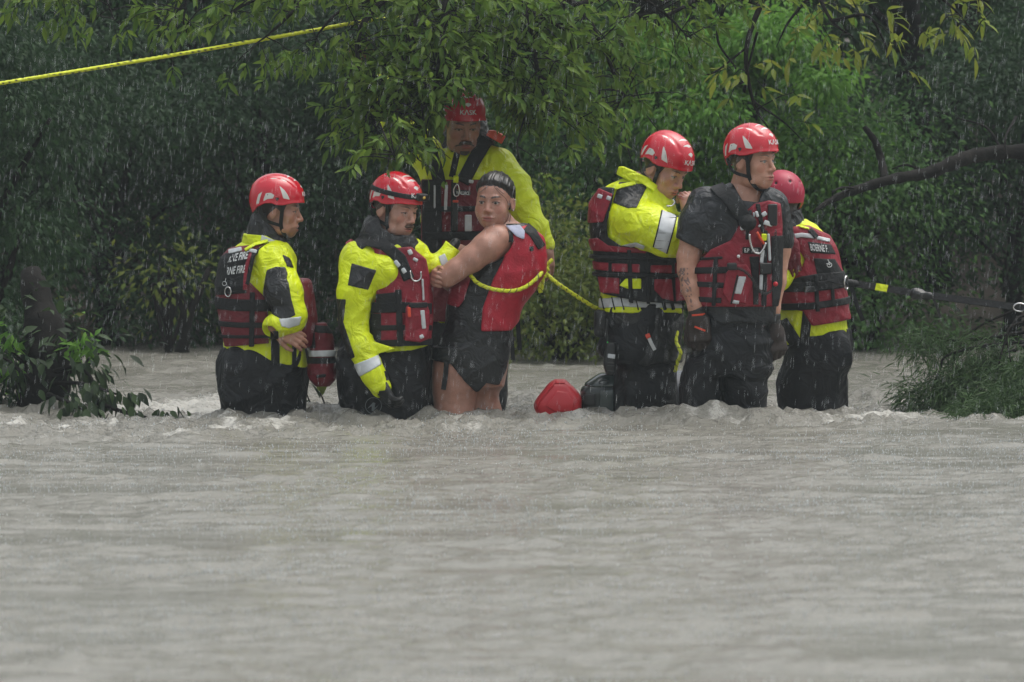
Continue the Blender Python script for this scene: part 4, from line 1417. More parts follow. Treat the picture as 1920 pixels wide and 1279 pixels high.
def rescuer_tshirt():
    s = Person('bare-armed rescuer in black t-shirt, red vest and dark gloves staring to the right', -.25, 1360, .56)

    def tattoo(P):
        x, y = s.px(P)
        d = np.sin(x * .55 + 3 * np.sin(y * .16)) * np.sin(y * .28 + 2 * np.sin(x * .3)) - .25
        reg = np.minimum(np.minimum(y - 500, 572 - y), 1290 + (y - 500) * .12 - x)
        return np.minimum(d * .006, reg * .001)
    skin_m = skin('skin_tanned_man', (.47, .245, .17), (.06, .038, .024), (.13, .08, .05), extra=(('tattoo', (.05, .05, .06, .7), .5),))
    tor = s.loft([(344, 1372, 1428, 32), (356, 1336, 1442, 42), (380, 1312, 1454, 52), (420, 1308, 1456, 56), (480, 1310, 1455, 56), (540, 1308, 1454, 54), (600, 1308, 1450, 53)])
    hd = Head(s.p(1410, 302, -.05), 54, 1, 0, 1.03, squint=.8, wide=.98)
    ra = s.chain([(1316, 392, -.03, 27), (1300, 440, -.05, 24), (1290, 482, -.06, 21), (1289, 506, -.07, 19), (1294, 540, -.085, 17.5), (1303, 575, -.10, 13.5), (1306, 592, -.10, 13)], .02)
    la = s.chain([(1448, 395, .03, 26), (1462, 470, .06, 21), (1456, 530, .04, 18), (1447, 580, .0, 15), (1448, 612, .0, 12.5)], .02)
    rh = hand(s.p(1306, 592, -.10), (.12, -.05, -1), (-.25, -1, 0), 1, [.5, .55, .6, .65], 1.12, 1.1)
    lh = hand(s.p(1449, 615, .0), (.2, -.1, -1), (.5, -1, 0), 1, [.6, .65, .7, .75], 1.08, 1.1)
    legs = s.legs([(1318, 770, 0), (1396, 770, 0)], 36)
    at = hd.skin_attrs('short', 0, .75)
    at['tattoo'] = tattoo
    s.body(tor.off(-.02), hd, cap(hd.w(0, -.025, -.05), s.p(1390, 372, .0), .056, .066), [ra, la], [l.off(-.01) for l in legs], skin_m, [], .0075, attrs=at)
    hd.eyes(s.root, (.16, .20, .20))
    M_GLV = mat('dark_brown_glove', (.022, .013, .010), .6, var=.3, scale=40, bump=.4)
    for h_, w_, pr in ((rh, ra, s.p(1306, 590, -.10)), (lh, la, s.p(1448, 612, 0))):
        g = solid('glove', h_.off(.0035).u(cap(pr + np.array([0, 0, .014]), pr + np.array([0, 0, -.02]), .036, .036), .012), .004, M_GLV, s.root)
        solid('glove_cuff', cap(pr + np.array([0, 0, .020]), pr + np.array([0, 0, -.004]), .0375, .0375), .004, M_BLK, g)
    ribbon('glove_print', s.project(rh.off(.004) | cap(s.p(1306, 590, -.1), s.p(1306, 595, -.1), .038), np.linspace(1296, 1320, 6), np.linspace(588, 586, 6), .002), [(0, -1, 0)] * 6, .004, .001, M_ORA, s.root)
    ribbon('glove_print', s.project(rh.off(.0035), np.linspace(1301, 1321, 6), np.linspace(609, 617, 6), .002), [(0, -1, 0)] * 6, .004, .001, M_ORA, s.root)
    solid('wristwatch', cap(s.p(1447, 596, .0), s.p(1447, 590, .0), .040, .040) & s.prism([(1400, 586), (1500, 588), (1500, 602), (1400, 600)]), .004, M_PLA, s.root)
    slv = s.chain([(1325, 384, -.02, 34), (1306, 420, -.045, 33), (1292, 462, -.06, 30)], .03)
    slv2 = s.chain([(1446, 388, .03, 32), (1462, 452, .06, 28)], .03)
    shirt = tor.off(.006).u(slv, .03).u(slv2, .03).add(folds(51, 17, .006), .008) & s.prism([(1200, 340), (1372, 342), (1390, 374), (1420, 378), (1432, 345), (1560, 340), (1560, 470), (1440, 620), (1320, 620), (1330, 474), (1262, 442)])
    s.add('t_shirt', shirt, .0062, mat('black_wet_cotton', (.010, .012, .015), .42, .5, var=.3, scale=15, bump=.3, bscale=80, wr=.55, wscale=13))
    up = s.loft([(566, 1312, 1450, 53), (610, 1306, 1446, 52), (650, 1300, 1444, 53), (700, 1288, 1442, 50)])
    l1 = s.loft([(670, 1290, 1368, 46), (720, 1276, 1356, 45), (760, 1277, 1350, 43), (850, 1284, 1348, 40)], 2.2)
    l2 = s.loft([(670, 1346, 1442, 46), (720, 1354, 1440, 45), (760, 1357, 1437, 43), (850, 1360, 1432, 40)], 2.2)
    tr = up.u(l1, .05).u(l2, .05).u(legs[0], .03).u(legs[1], .03) if False else up.u((l1 | l2), .03).u(legs[0], .02).u(legs[1], .02)
    s.add('trousers', tr.add(folds(52, 17, .011, .7, 1.1), .012), .0095, M_TROU)
    vb = tor.off(.030).add(folds(53, 14, .005), .006)
    v = (vb & s.prism([(1379, 428), (1398, 392), (1412, 380), (1440, 374), (1462, 380), (1466, 420), (1464, 530), (1456, 572), (1300, 572), (1300, 500), (1330, 466), (1368, 448)])) - slv.off(.008)
    ve = s.add('life_vest', v, .0074, M_RED)
    s.strap('shoulder_strap', vb, [(1340, 344), (1372, 378), (1404, 418)], 13, .010, M_WEB, ve, .05)
    solid('strap_pad', ell(s.p(1399, 416, -.17), (.040, .03, .036)), .006, M_WEB, ve)
    s.strap('strap', v, [(1300, 505), (1360, 503), (1380, 500)], 6, .007, M_WEB, ve)
    s.strap('strap', v, [(1300, 530), (1370, 532)], 5, .007, M_WEB, ve)
    s.strap('strap', v, [(1300, 558), (1350, 560)], 5, .007, M_WEB, ve)
    s.strap('strap', v, [(1340, 480), (1336, 570)], 4, .009, M_WEB, ve)
    s.strap('zip', v, [(1432, 430), (1430, 570)], 5, .008, M_WEB, ve)
    s.strap('reflective_tape', v, [(1428, 466), (1425, 490)], 3.4, .012, M_SIL, ve)
    s.strap('reflective_tape', v, [(1425, 512), (1424, 540)], 3.4, .012, M_SIL, ve)
    s.strap('reflective_tape', v, [(1438, 436), (1441, 486)], 2.6, .012, M_SIL, ve)
    s.panel('buckle', v, [(1422, 490), (1444, 490), (1444, 511), (1422, 511)], .018, M_PLA, ve)
    for a, b, w in (((1428, 396), (1432, 402), 5), ((1430, 414), (1446, 419), 4.5), ((1386, 426), (1392, 424), 4), ((1415, 394), (1418, 404), 3), ((1410, 396), (1411, 404), 1.6), ((1420, 420), (1422, 422), 3)):
        s.strap('reflective_tape', vb, [a, b], w, .012, M_SIL, ve, .05)
    s.strap('strap', vb, [(1418, 380), (1428, 432)], 4, .009, M_WEB, ve, .05)
    s.panel('mesh_panel', v, [(1402, 478), (1421, 478), (1420, 568), (1410, 568), (1408, 520)], .005, M_WEB, ve)
    s.panel('mesh_panel', v, [(1443, 440), (1470, 440), (1470, 572), (1446, 572)], .005, M_WEB, ve, .1)
    s.strap('strap', vb, [(1404, 392), (1400, 420), (1398, 446)], 3.5, .009, M_WEB, ve, .05)
    s.strap('strap', v, [(1300, 484), (1352, 480)], 2.5, .006, M_WEB, ve)
    s.panel('name_tag', v, [(1389, 460), (1424, 461), (1424, 474), (1389, 472)], .006, M_WEB, ve)
    s.text('E.P  KER', v, (1393, 470), (1420, 471), 7.5, M_WHT, ve, .008)
    carabiner(s, vb.off(.015), [(1402, 436), (1404, 452), (1410, 468), (1420, 472), (1428, 464), (1433, 452)], M_STEEL, ve, .012, .005)
    s.line('carabiner_gate', vb.off(.015), [(1416, 432), (1424, 446), (1429, 454)], .006, M_ORA, ve, 8, .014)
    s.strap('whistle', vb, [(1430, 436), (1429, 448)], 5, .026, M_YEL, ve)
    pk = s.panel('pocket', v, [(1359, 508), (1372, 494), (1396, 492), (1404, 504), (1408, 530), (1396, 566), (1362, 562), (1352, 546)], .030, M_RED, ve, .0, .005)
    s.panel('reflective_tape', v.off(.030), [(1382, 514), (1396, 515), (1387, 548), (1374, 547)], .004, M_SIL, ve)
    s.panel('reflective_tape', v.off(.030), [(1372, 558), (1384, 560), (1382, 566), (1370, 565)], .004, M_SIL, ve)
    s.strap('tape_edge', v.off(.030), [(1380, 512), (1368, 566)], 1.6, .006, M_WEB, ve)
    cc = spline([(1372, 497, 0), (1392, 504, 0), (1408, 520, 0), (1420, 540, 0), (1432, 547, 0), (1446, 536, 0), (1451, 510, 0), (1451, 470, 0), (1450, 430, 0)], 220)
    cp = s.project(vb.off(.03), cc[:, 0], cc[:, 1], .012)
    a = np.arange(220) * 1.9
    cp[:, 0] += .0065 * np.cos(a)
    cp[:, 2] += .0065 * np.sin(a)
    tube('coiled_cord', cp, .0026, M_PLA, ve, 5)
    V, F = uv_sphere(.011, 12, 8)
    put('button', V + s.project(vb.off(.03), [1451], [529], .015)[0], F, mat('red_plastic', (.5, .01, .02), .3), ve)
    solid('microphone', rbox(s.p(1369, 497, -.20), (.022, .016, .016), None, .007), .004, M_PLA, ve)
    V, F = uv_sphere(.007, 10, 8)
    put('microphone_cap', V + s.p(1381, 478, -.21), F, M_WHT, ve)
    solid('radio', rbox(s.p(1446, 402, -.13), (.021, .018, .048), None, .006), .004, M_PLA, ve)
    make_helmet(s, hd)
    return s


def rescuer_back():
    s = Person('rescuer seen from behind in round crimson helmet, tethered at the back', .38, 1525, .54)
    skin_m = skin('skin_back_man', (.36, .19, .14), (.03, .02, .016))
    tor = s.loft([(412, 1468, 1512, 30), (424, 1458, 1532, 42), (450, 1456, 1552, 52), (500, 1460, 1569, 56), (550, 1462, 1578, 58), (600, 1464, 1585, 58), (645, 1466, 1591, 56)])
    hd = Head(s.p(1464, 384, -.01), -148, 14, 0, .97)
    arm = s.chain([(1484, 452, -.03, 28), (1476, 492, -.09, 27), (1458, 520, -.16, 22), (1430, 540, -.2, 18)])
    legs = s.legs([(1500, 720, 0), (1545, 720, .06)], 46)
    s.body(tor.off(-.03), hd, cap(hd.w(0, -.02, -.05), s.p(1482, 428), .060, .064), [arm.off(-.028)], [l.off(-.02) for l in legs], skin_m, [], attrs=hd.skin_attrs('short'), fine=.006)
    jk = tor.u(arm, .03).add(folds(61, 16, .0065), .008) & s.prism([(1380, 400), (1640, 400), (1640, 628), (1590, 624), (1515, 628), (1478, 644), (1440, 650), (1380, 640)])
    j = s.add('jacket', jk, .0070, M_YEL)
    tr = s.loft([(612, 1470, 1588, 54), (650, 1470, 1596, 59), (680, 1470, 1593, 59), (706, 1471, 1580, 54), (730, 1474, 1575, 50), (768, 1480, 1573, 48), (850, 1484, 1566, 46)])
    for l in legs:
        tr = tr.u(l, .04)
    trs = tr.add(folds(62, 16, .013, .7, 1.1), .014) & s.prism([(1420, 640), (1480, 640), (1515, 622), (1590, 614), (1640, 620), (1640, 1200), (1420, 1200)])
    s.add('trousers', trs, .0095, M_TROU)
    gk = s.loft([(388, 1458, 1500, 34, .0), (410, 1456, 1506, 38, .0), (428, 1450, 1520, 42)])
    s.add('neck_gaiter', (gk & s.prism([(1455, 402), (1500, 392), (1502, 400), (1530, 430), (1445, 430)])).add(folds(63, 45, .005), .006), .0048, M_BLK)
    vb = tor.off(.024).add(folds(64, 14, .005), .006)
    v = (vb & s.prism([(1456, 426), (1514, 420), (1556, 440), (1590, 498), (1596, 535), (1598, 596), (1520, 608), (1503, 580), (1452, 573), (1452, 524), (1499, 505), (1506, 483), (1484, 449)]))
    ve = s.add('life_vest', v, .0074, M_RED)
    s.panel('name_panel', vb, [(1511, 450), (1556, 456), (1566, 475), (1516, 471)], .004, M_WEB, ve, .1)
    s.text('BOERNE FIRE', vb, (1517, 467), (1559, 471), 13, M_WHT, ve, .006, -.15)
    s.panel('lower_panel', vb, [(1522, 481), (1563, 483), (1580, 510), (1528, 510)], .004, M_WEB, ve, .1)
    tube('emblem', s.project(vb, *np.array([(1552 + 4.5 * math.cos(a), 494 + 4 * math.sin(a)) for a in np.linspace(0, 6.0, 14)]).T, .007), .0018, M_WHT, ve, 5, True)
    s.line('emblem', vb, [(1546, 491), (1553, 493), (1549, 484)], .0018, M_WHT, ve, 8, .007)
    s.strap('reflective_tape', vb, [(1482, 441), (1500, 438), (1524, 441)], 4.2, .006, M_SIL, ve, .1)
    s.strap('reflective_tape', vb, [(1529, 443), (1554, 449)], 3.4, .006, M_SIL, ve, .1)
    s.strap('shoulder_strap', vb, [(1516, 428), (1528, 442)], 5, .010, M_WEB, ve, .1)
    s.strap('piping', vb, [(1496, 422), (1514, 426)], 2, .008, M_YEL, ve, .1)
    s.strap('strap', v, [(1450, 540), (1500, 522), (1530, 517), (1600, 512)], 7, .007, M_WEB, ve, .1)
    s.strap('strap', v, [(1450, 536), (1520, 534), (1600, 526)], 9, .010, M_WEB, ve, .1)
    s.strap('strap', v, [(1450, 574), (1520, 570), (1600, 560)], 6.5, .009, M_WEB, ve, .1)
    s.strap('strap', v, [(1526, 512), (1530, 580)], 4, .011, M_WEB, ve, .1)
    s.strap('strap', v, [(1556, 510), (1560, 570)], 3.5, .011, M_WEB, ve, .1)
    s.panel('buckle', v, [(1504, 534), (1524, 533), (1524, 544), (1504, 545)], .016, M_PLA, ve, .1)
    s.strap('crotch_strap', jk, [(1512, 575), (1506, 640)], 9, .008, M_WEB, ve, .1)
    s.strap('hip_strap', jk, [(1464, 600), (1490, 640)], 12, .007, M_WEB, ve, .1)
    s.panel('buckle', jk, [(1507, 588), (1522, 587), (1522, 604), (1507, 606)], .012, M_PLA, ve, .1)
    make_helmet(s, hd, style='round', straps=False)
    # red glove clipped to the shoulder
    g = hand(s.p(1476, 448, -.20), (.12, -.1, -1), (-.2, -1, 0), 1, .25, 1.0, 1.05)
    go = solid('spare_glove', g, .0042, M_MAR, None, loc=tuple(s.p(1478, 470, -.2)))
    tag(go, 'loose dark red glove clipped to the strap of the rescuer facing away', 'glove')
    solid('glove_clip', cap(s.p(1470, 446, -.21), s.p(1482, 438, -.21), .010, .010), .004, mat('grey_webbing', (.10, .11, .13), .6), go)
    return s
# ---------------------------------------------------------------- the setting: river bed, banks, flood water
def lattice(seed, n=256):
    return np.random.default_rng(seed).uniform(-1, 1, (n, n))


def vnoise(x, y, L):
    n = L.shape[0]
    xi, yi = np.floor(x).astype(int), np.floor(y).astype(int)
    u, v = x - xi, y - yi
    u, v = u * u * u * (u * (u * 6 - 15) + 10), v * v * v * (v * (v * 6 - 15) + 10)
    g = lambda a, b: L[a % n, b % n]
    return (g(xi, yi) * (1 - u) + g(xi + 1, yi) * u) * (1 - v) + (g(xi, yi + 1) * (1 - u) + g(xi + 1, yi + 1) * u) * v


LAT = [lattice(k) for k in range(6)]


def fbm(x, y, k=0, o=4, gain=.5):
    s, a = 0, 1.0
    for i in range(o):
        s = s + a * vnoise(x * 2**i + 17.3 * i, y * 2**i - 9.1 * i, LAT[(k + i) % 6])
        a *= gain
    return s


def smooth(a, b, t):
    t = np.clip((t - a) / (b - a), 0, 1)
    return t * t * (3 - 2 * t)


def bank_y(x):
    """where the far bank leaves the water"""
    return 5.6 + .35 * np.sin(x * .9 + .6) + .25 * np.sin(x * 2.3)


def ground_z(x, y):
    b = bank_y(x)
    z = -.62 + .50 * smooth(b - 4.2, b - .2, y) + 1.7 * smooth(b - .4, b + 6.5, y) + .10 * fbm(x * .8, y * .8, 2, 3) * smooth(b - 1, b + 2, y)
    return z + .5 * smooth(14, 60, y)


def grid_mesh(xs, ys, zf):
    X, Y = np.meshgrid(xs, ys, indexing='ij')
    Z = zf(X, Y)
    V = np.stack([X, Y, Z], -1).reshape(-1, 3)
    n, m = len(xs), len(ys)
    i = np.arange(n * m).reshape(n, m)
    F = np.stack([i[:-1, :-1], i[1:, :-1], i[1:, 1:], i[:-1, 1:]], -1).reshape(-1, 4)
    return V, F


def spread(core_lo, core_hi, step, lo, hi, grow=1.35):
    c = list(np.arange(core_lo, core_hi + step / 2, step))
    d = step
    while c[-1] < hi:
        d *= grow
        c.append(c[-1] + d)
    d = step
    while c[0] > lo:
        d *= grow
        c.insert(0, c[0] - d)
    return np.array(c)


M_MUD = mat('wet_brown_soil', (.045, .036, .025), .8, var=.5, scale=3, bump=.6, bscale=8)
V, F = grid_mesh(spread(-9, 9, .5, -300, 300), spread(-10, 16, .4, -300, 300), ground_z)
tag(put('ground', V, F, M_MUD), kind='structure')

# legs and floating things the current breaks against: (photo column, depth, radius)
PIERS = [(W(p, 780, y)[0], y, r) for p, y, r in ((495, 0, .20), (715, -.05, .18), (855, 0, .12), (908, .1, .1), (1205, .1, .16), (1315, -.25, .12), (1396, -.25, .12), (1525, .38, .14))]


def band_amp(x, y):
    """how rough the water is: a broken wave runs along the line of people"""
    e = np.interp(x, [-3, -2.3, 0, 2.3, 3], [-2.1, -1.9, -.85, -.45, -.4]) + .10 * np.sin(x * 1.7) + .08 * np.sin(x * 4.1)
    return smooth(e - .25, e + .15, y) * (1 - .75 * smooth(.7, 2.6, y))


def slick_f(x, y):
    return smooth(.20, .38, fbm(x * .8, y * 2.6, 5, 4, .6))


def water_z(x, y):
    a = band_amp(x, y)
    t = fbm(x * 2.6 + .4 * y, y * 2.2, 0, 4, .55)
    t2 = 1 - 2 * np.abs(fbm(x * 4.5, y * 3.6, 3, 3, .5))
    t3 = 1 - 2 * np.abs(fbm(x * 11, y * 8, 1, 3, .6))
    z = a * (.030 * t + .020 * t2 + .014 * t3 + .006 * fbm(x * 24, y * 18, 2, 2, .6) - .012)
    slick = slick_f(x, y)
    calm = .005 * fbm(x * .9, y * 1.6, 1, 2, .6) + (.0115 - .0088 * slick) * fbm(x * 3.4, y * 6.2, 3, 4, .60)
    z = z + (1 - .6 * a) * calm
    for px, py, r in PIERS:                         # bow wave piled up in front of every leg
        d = np.hypot((x - px), (y - py + .05) * .9)
        z = z + .022 * np.exp(-((d - r) / .07)**2) * (1 + .6 * vnoise(x * 14, y * 14, LAT[2])) * (y < py + .25)
    return z


def foam_f(x, y):
    n = fbm(x * 5, y * 3.2, 2, 4, .6)
    n2 = fbm(x * 13, y * 7, 4, 3, .6)
    f = -.9 + band_amp(x, y) * (n * .42 + n2 * .42 + .60)
    for cx, cy, rx, ry, s in ((-1.55, .70, .55, .34, 1.6), (-1.30, 1.15, .40, .25, 1.2), (1.75, -.05, .55, .30, 1.15), (1.25, .1, .3, .2, .7), (.05, .35, .35, .3, .7), (.2, -.15, .25, .2, .6), (-.4, .1, .12, .2, .7), (1.15, .3, .2, .25, .6), (-2.3, .15, .25, .2, .7)):
        g = np.exp(-(((x - cx) / rx)**2 + ((y - cy) / ry)**2))
        f = np.maximum(f, g * (s + .42 * n + .3 * n2) - .62)
    for px, py, r in PIERS:
        d = np.hypot(x - px, (y - py))
        f = np.maximum(f, np.exp(-((d - r - .02) / .06)**2) * (.52 + .5 * n + .3 * n2) - .50)
    return f


def water_material():
    m = bpy.data.materials.new('muddy_flood_water')
    m.use_nodes = True
    t = m.node_tree
    L = t.links.new
    b = t.nodes['Principled BSDF']
    tc = t.nodes.new('ShaderNodeTexCoord')

    def noise(scale, stretch, detail=4, rough=.55):
        mp = t.nodes.new('ShaderNodeMapping')
        mp.inputs['Scale'].default_value = (stretch, 1, 1)
        L(tc.outputs['Object'], mp.inputs['Vector'])
        n = t.nodes.new('ShaderNodeTexNoise')
        n.inputs['Scale'].default_value = scale
        n.inputs['Detail'].default_value = detail
        n.inputs['Roughness'].default_value = rough
        L(mp.outputs[0], n.inputs['Vector'])
        return n.outputs['Fac']
    mud = t.nodes.new('ShaderNodeMix')
    mud.data_type = 'RGBA'
    mud.inputs['A'].default_value = (.178, .173, .148, 1)
    mud.inputs['B'].default_value = (.226, .220, .192, 1)
    L(noise(1.4, .6), mud.inputs['Factor'])
    fo = t.nodes.new('ShaderNodeAttribute')
    fo.attribute_name = 'foam'
    ad = t.nodes.new('ShaderNodeMath')
    ad.operation = 'MULTIPLY_ADD'
    ad.inputs[1].default_value = 1.5
    ad.inputs[2].default_value = -.75
    L(noise(55, .8, 6, .75), ad.inputs[0])
    sm = t.nodes.new('ShaderNodeMath')
    sm.operation = 'ADD'
    L(fo.outputs['Fac'], sm.inputs[0])
    L(ad.outputs[0], sm.inputs[1])
    mr = t.nodes.new('ShaderNodeMapRange')
    mr.inputs['From Min'].default_value = -.05
    mr.inputs['From Max'].default_value = .45
    mr.inputs['To Max'].default_value = .85
    L(sm.outputs[0], mr.inputs['Value'])
    mx = t.nodes.new('ShaderNodeMix')
    mx.data_type = 'RGBA'
    L(mr.outputs[0], mx.inputs['Factor'])
    L(mud.outputs['Result'], mx.inputs['A'])
    mx.inputs['B'].default_value = (.54, .53, .49, 1)
    L(mx.outputs['Result'], b.inputs['Base Color'])
    rr = t.nodes.new('ShaderNodeMapRange')
    rr.inputs['To Min'].default_value = .14
    rr.inputs['To Max'].default_value = .5
    L(mr.outputs[0], rr.inputs['Value'])
    L(rr.outputs[0], b.inputs['Roughness'])
    b.inputs['IOR'].default_value = 1.33
    b.inputs['Specular IOR Level'].default_value = .5
    sa = t.nodes.new('ShaderNodeAttribute')          # slicks of calmer water between the rain-beaten parts
    sa.attribute_name = 'slick'
    cm = t.nodes.new('ShaderNodeMapRange')
    cm.inputs['To Min'].default_value = 1.0
    cm.inputs['To Max'].default_value = .35
    L(sa.outputs['Fac'], cm.inputs['Value'])
    ba = t.nodes.new('ShaderNodeAttribute')          # churned lumps in the broken wave
    ba.attribute_name = 'churn'
    b0 = t.nodes.new('ShaderNodeBump')
    b0.inputs['Distance'].default_value = .03
    L(ba.outputs['Fac'], b0.inputs['Strength'])
    L(noise(16, .8, 5, .65), b0.inputs['Height'])
    nrm = b0.outputs[0]
    for sc_, st, dist, strength, calm in ((5, .5, .030, .6, False), (26, .6, .016, .9, True), (85, .8, .007, 1.0, True)):
        bp = t.nodes.new('ShaderNodeBump')
        bp.inputs['Distance'].default_value = dist
        bp.inputs['Strength'].default_value = strength
        if calm:
            L(cm.outputs[0], bp.inputs['Strength'])
        L(noise(sc_, st, 3), bp.inputs['Height'])
        if nrm:
            L(nrm, bp.inputs['Normal'])
        nrm = bp.outputs[0]
    L(nrm, b.inputs['Normal'])
    return m


xs = spread(-3.0, 3.0, .030, -300, 300, 1.3)
ys = np.concatenate([spread(-13.5, -1.4, .024, -300, -1.4, 1.25)[:-1], np.arange(-1.4, 1.6, .019), np.arange(1.6, 9.0, .06)])
V, F = grid_mesh(xs, ys, water_z)
WATER = put('water', V, F, water_material(), None, {'foam': foam_f(V[:, 0], V[:, 1]), 'slick': slick_f(V[:, 0], V[:, 1]), 'churn': band_amp(V[:, 0], V[:, 1])})
tag(WATER, kind='structure')


# ---------------------------------------------------------------- leaves and trees
def leaf_template(kind):
    if kind == 'fine':                    # folded, curved, pointed leaf along +y
        st = [(0, 0), (.16, .62), (.40, 1.0), (.68, .66), (1, 0)]
        V, rows = [], []
        for t, w in st:
            z = -.16 * t * t
            if w == 0:
                rows.append([len(V)])
                V.append((0, t, z))
            else:
                rows.append([len(V), len(V) + 1, len(V) + 2])
                V += [(-.16 * w, t, z + .05 * w), (0, t, z), (.16 * w, t, z + .05 * w)]
        F = [(0, 3, 2), (0, 2, 1)] if False else [(0, 2, 1), (0, 3, 2)]
        for a, b in zip(rows[1:-2], rows[2:-1]):
            F += [(a[0], a[1], b[1]), (a[0], b[1], b[0]), (a[1], a[2], b[2]), (a[1], b[2], b[1])]
        e, l = rows[-1][0], rows[-2]
        F += [(l[0], l[1], e), (l[1], l[2], e)]
        return np.array(V, float), np.array(F)
    if kind == 'tiny':
        return np.array([(0, 0, 0), (-.2, .45, .04), (.2, .45, .04), (0, 1, -.1)], float), np.array([(0, 2, 1), (1, 2, 3)])
    V = [(0, 0, 0), (-.19, .42, .05), (.19, .42, .05), (0, .45, 0), (0, 1, -.12)]
    if kind == 'needle':
        V = [(0, 0, 0), (-.05, .4, .01), (.05, .4, .01), (0, .42, 0), (0, 1, -.1)]
    return np.array(V, float), np.array([(0, 3, 1), (0, 2, 3), (3, 4, 1), (2, 4, 3)])


def frames(d, roll):
    d = d / (np.linalg.norm(d, axis=1)[:, None] + 1e-9)
    up = np.where(np.abs(d[:, 2:3]) < .95, np.array([[0, 0, 1.0]]), np.array([[1.0, 0, 0]]))
    x = np.cross(d, up)
    x /= np.linalg.norm(x, axis=1)[:, None] + 1e-9
    z = np.cross(x, d)
    c, s = np.cos(roll)[:, None], np.sin(roll)[:, None]
    x, z = c * x + s * z, c * z - s * x
    return x, d, z


def leaf_arrays(pos, d, roll, size, kind='card'):
    T, TF = leaf_template(kind)
    x, y, z = frames(d, roll)
    V = pos[:, None, :] + size[:, None, None] * (T[None, :, 0:1] * x[:, None] + T[None, :, 1:2] * y[:, None] + T[None, :, 2:3] * z[:, None])
    F = TF[None] + (np.arange(len(pos)) * len(T))[:, None, None]
    return V.reshape(-1, 3), F.reshape(-1, 3), len(T)


LEAFM = {}


def leaf_mat(name, a, b, tr=.35):
    if name not in LEAFM:
        LEAFM[name] = mat(name, a, .62, .22, var=.25, scale=6, leafvar=b, trans=tr)
    return LEAFM[name]


def foliage(name, root, pos, d, size, material, kind='card', seed=0, stuff=True):
    r = np.random.default_rng(seed)
    n = len(pos)
    V, F, k = leaf_arrays(pos, d, r.uniform(-1.2, 1.2, n), size, kind)
    tint = np.repeat(np.clip(r.normal(.35, .28, n), 0, 1), k)
    o = put(name, V, F, material, root, {'tint': tint}, False)
    if stuff:
        o['kind'] = 'stuff'
    return o


M_BARK = mat('dark_wet_bark', (.011, .010, .009), .85, .15, var=.5, scale=14, bump=1.0, bscale=40)


def trunk(root, pts, rads, name='trunk', seg=9, parent=None):
    q = spline(pts, max(10, 5 * len(pts)))
    r = np.interp(np.linspace(0, 1, len(q)), np.linspace(0, 1, len(rads)), rads)
    r = r * (1 + .10 * np.sin(np.arange(len(q)) * 1.9))
    return tube(name, q, r, M_BARK, parent or root, seg)


def clumps(r, centre, rad, nc, n, spread_=.3, droop=.5, shell=True):
    """leaf positions and directions in lumpy clumps filling an ellipsoid"""
    u = r.normal(size=(nc, 3))
    u /= np.linalg.norm(u, axis=1)[:, None]
    rr = r.uniform(.35 if shell else 0, 1.0, nc)[:, None] ** .6
    c = centre + u * rr * rad
    k = r.integers(0, nc, n)
    w = r.normal(size=(n, 3)) * spread_ * r.uniform(.6, 1.3, nc)[k][:, None]
    w[:, 2] *= .7
    pos = c[k] + w
    d = w / (np.linalg.norm(w, axis=1)[:, None] + 1e-6) + r.normal(size=(n, 3)) * .5
    d[:, 2] -= droop
    return pos, d, c


def woody(label, category, name, x, y, h, rad, zc, n, leaf, material, seed, nc=26, spread_=.30, droop=.5, tr=.07, stems=1, kind='tiny', clip=None):
    """shrub or tree: trunk(s), limbs to the leaf clumps, foliage"""
    r = np.random.default_rng(seed)
    z0 = float(ground_z(np.array(x), np.array(y))) - .05
    root = empty(name, (x, y, z0))
    tag(root, label, category)
    ctr = np.array([x, y, zc])
    pos, d, c = clumps(r, ctr, np.array(rad), nc, n, spread_, droop)
    floor_ = ground_z(pos[:, 0], pos[:, 1])
    ok = pos[:, 2] > np.maximum(floor_, .01) + .01
    if clip is not None:
        ok &= clip(pos)
    pos, d = pos[ok], d[ok]
    for k in range(stems):
        t = np.array([x + r.normal() * .1, y + r.normal() * .1, max(zc + .2 * rad[2], z0 + .5)])
        trunk(root, [(x + .08 * k, y, z0), (x + r.normal() * .06 + .08 * k, y, (z0 + t[2]) / 2), tuple(t)], [tr, tr * .8, tr * .45])
    for q in c[:min(9, nc)]:
        b = np.array([x, y, z0 + (q[2] - z0) * r.uniform(.25, .6)])
        trunk(root, [tuple(b), tuple((b + q) / 2 + r.normal(size=3) * .05 + (0, 0, .06)), tuple(q)], [tr * .4, tr * .28, tr * .1], 'branch', 6)
    foliage('foliage', root, pos, d, leaf * r.uniform(.7, 1.3, len(pos)), material, kind, seed)
    return root


G_DARK = leaf_mat('dark_green_leaf', (.018, .044, .019), (.036, .078, .027))
G_MID = leaf_mat('mid_green_leaf', (.044, .110, .030), (.085, .175, .038))
G_LITE = leaf_mat('bright_green_leaf', (.10, .24, .036), (.17, .34, .048), .45)
G_OLIVE = leaf_mat('olive_leaf', (.090, .135, .024), (.17, .20, .032), .45)
G_ASH = leaf_mat('ash_leaf', (.075, .150, .024), (.155, .235, .030), .45)
G_YELL = leaf_mat('yellowing_leaf', (.15, .22, .03), (.27, .29, .04), .45)
G_WILL = leaf_mat('willow_leaf', (.034, .070, .026), (.065, .12, .036), .3)


def fx(px, y):
    return W(px, 600, y)[0]


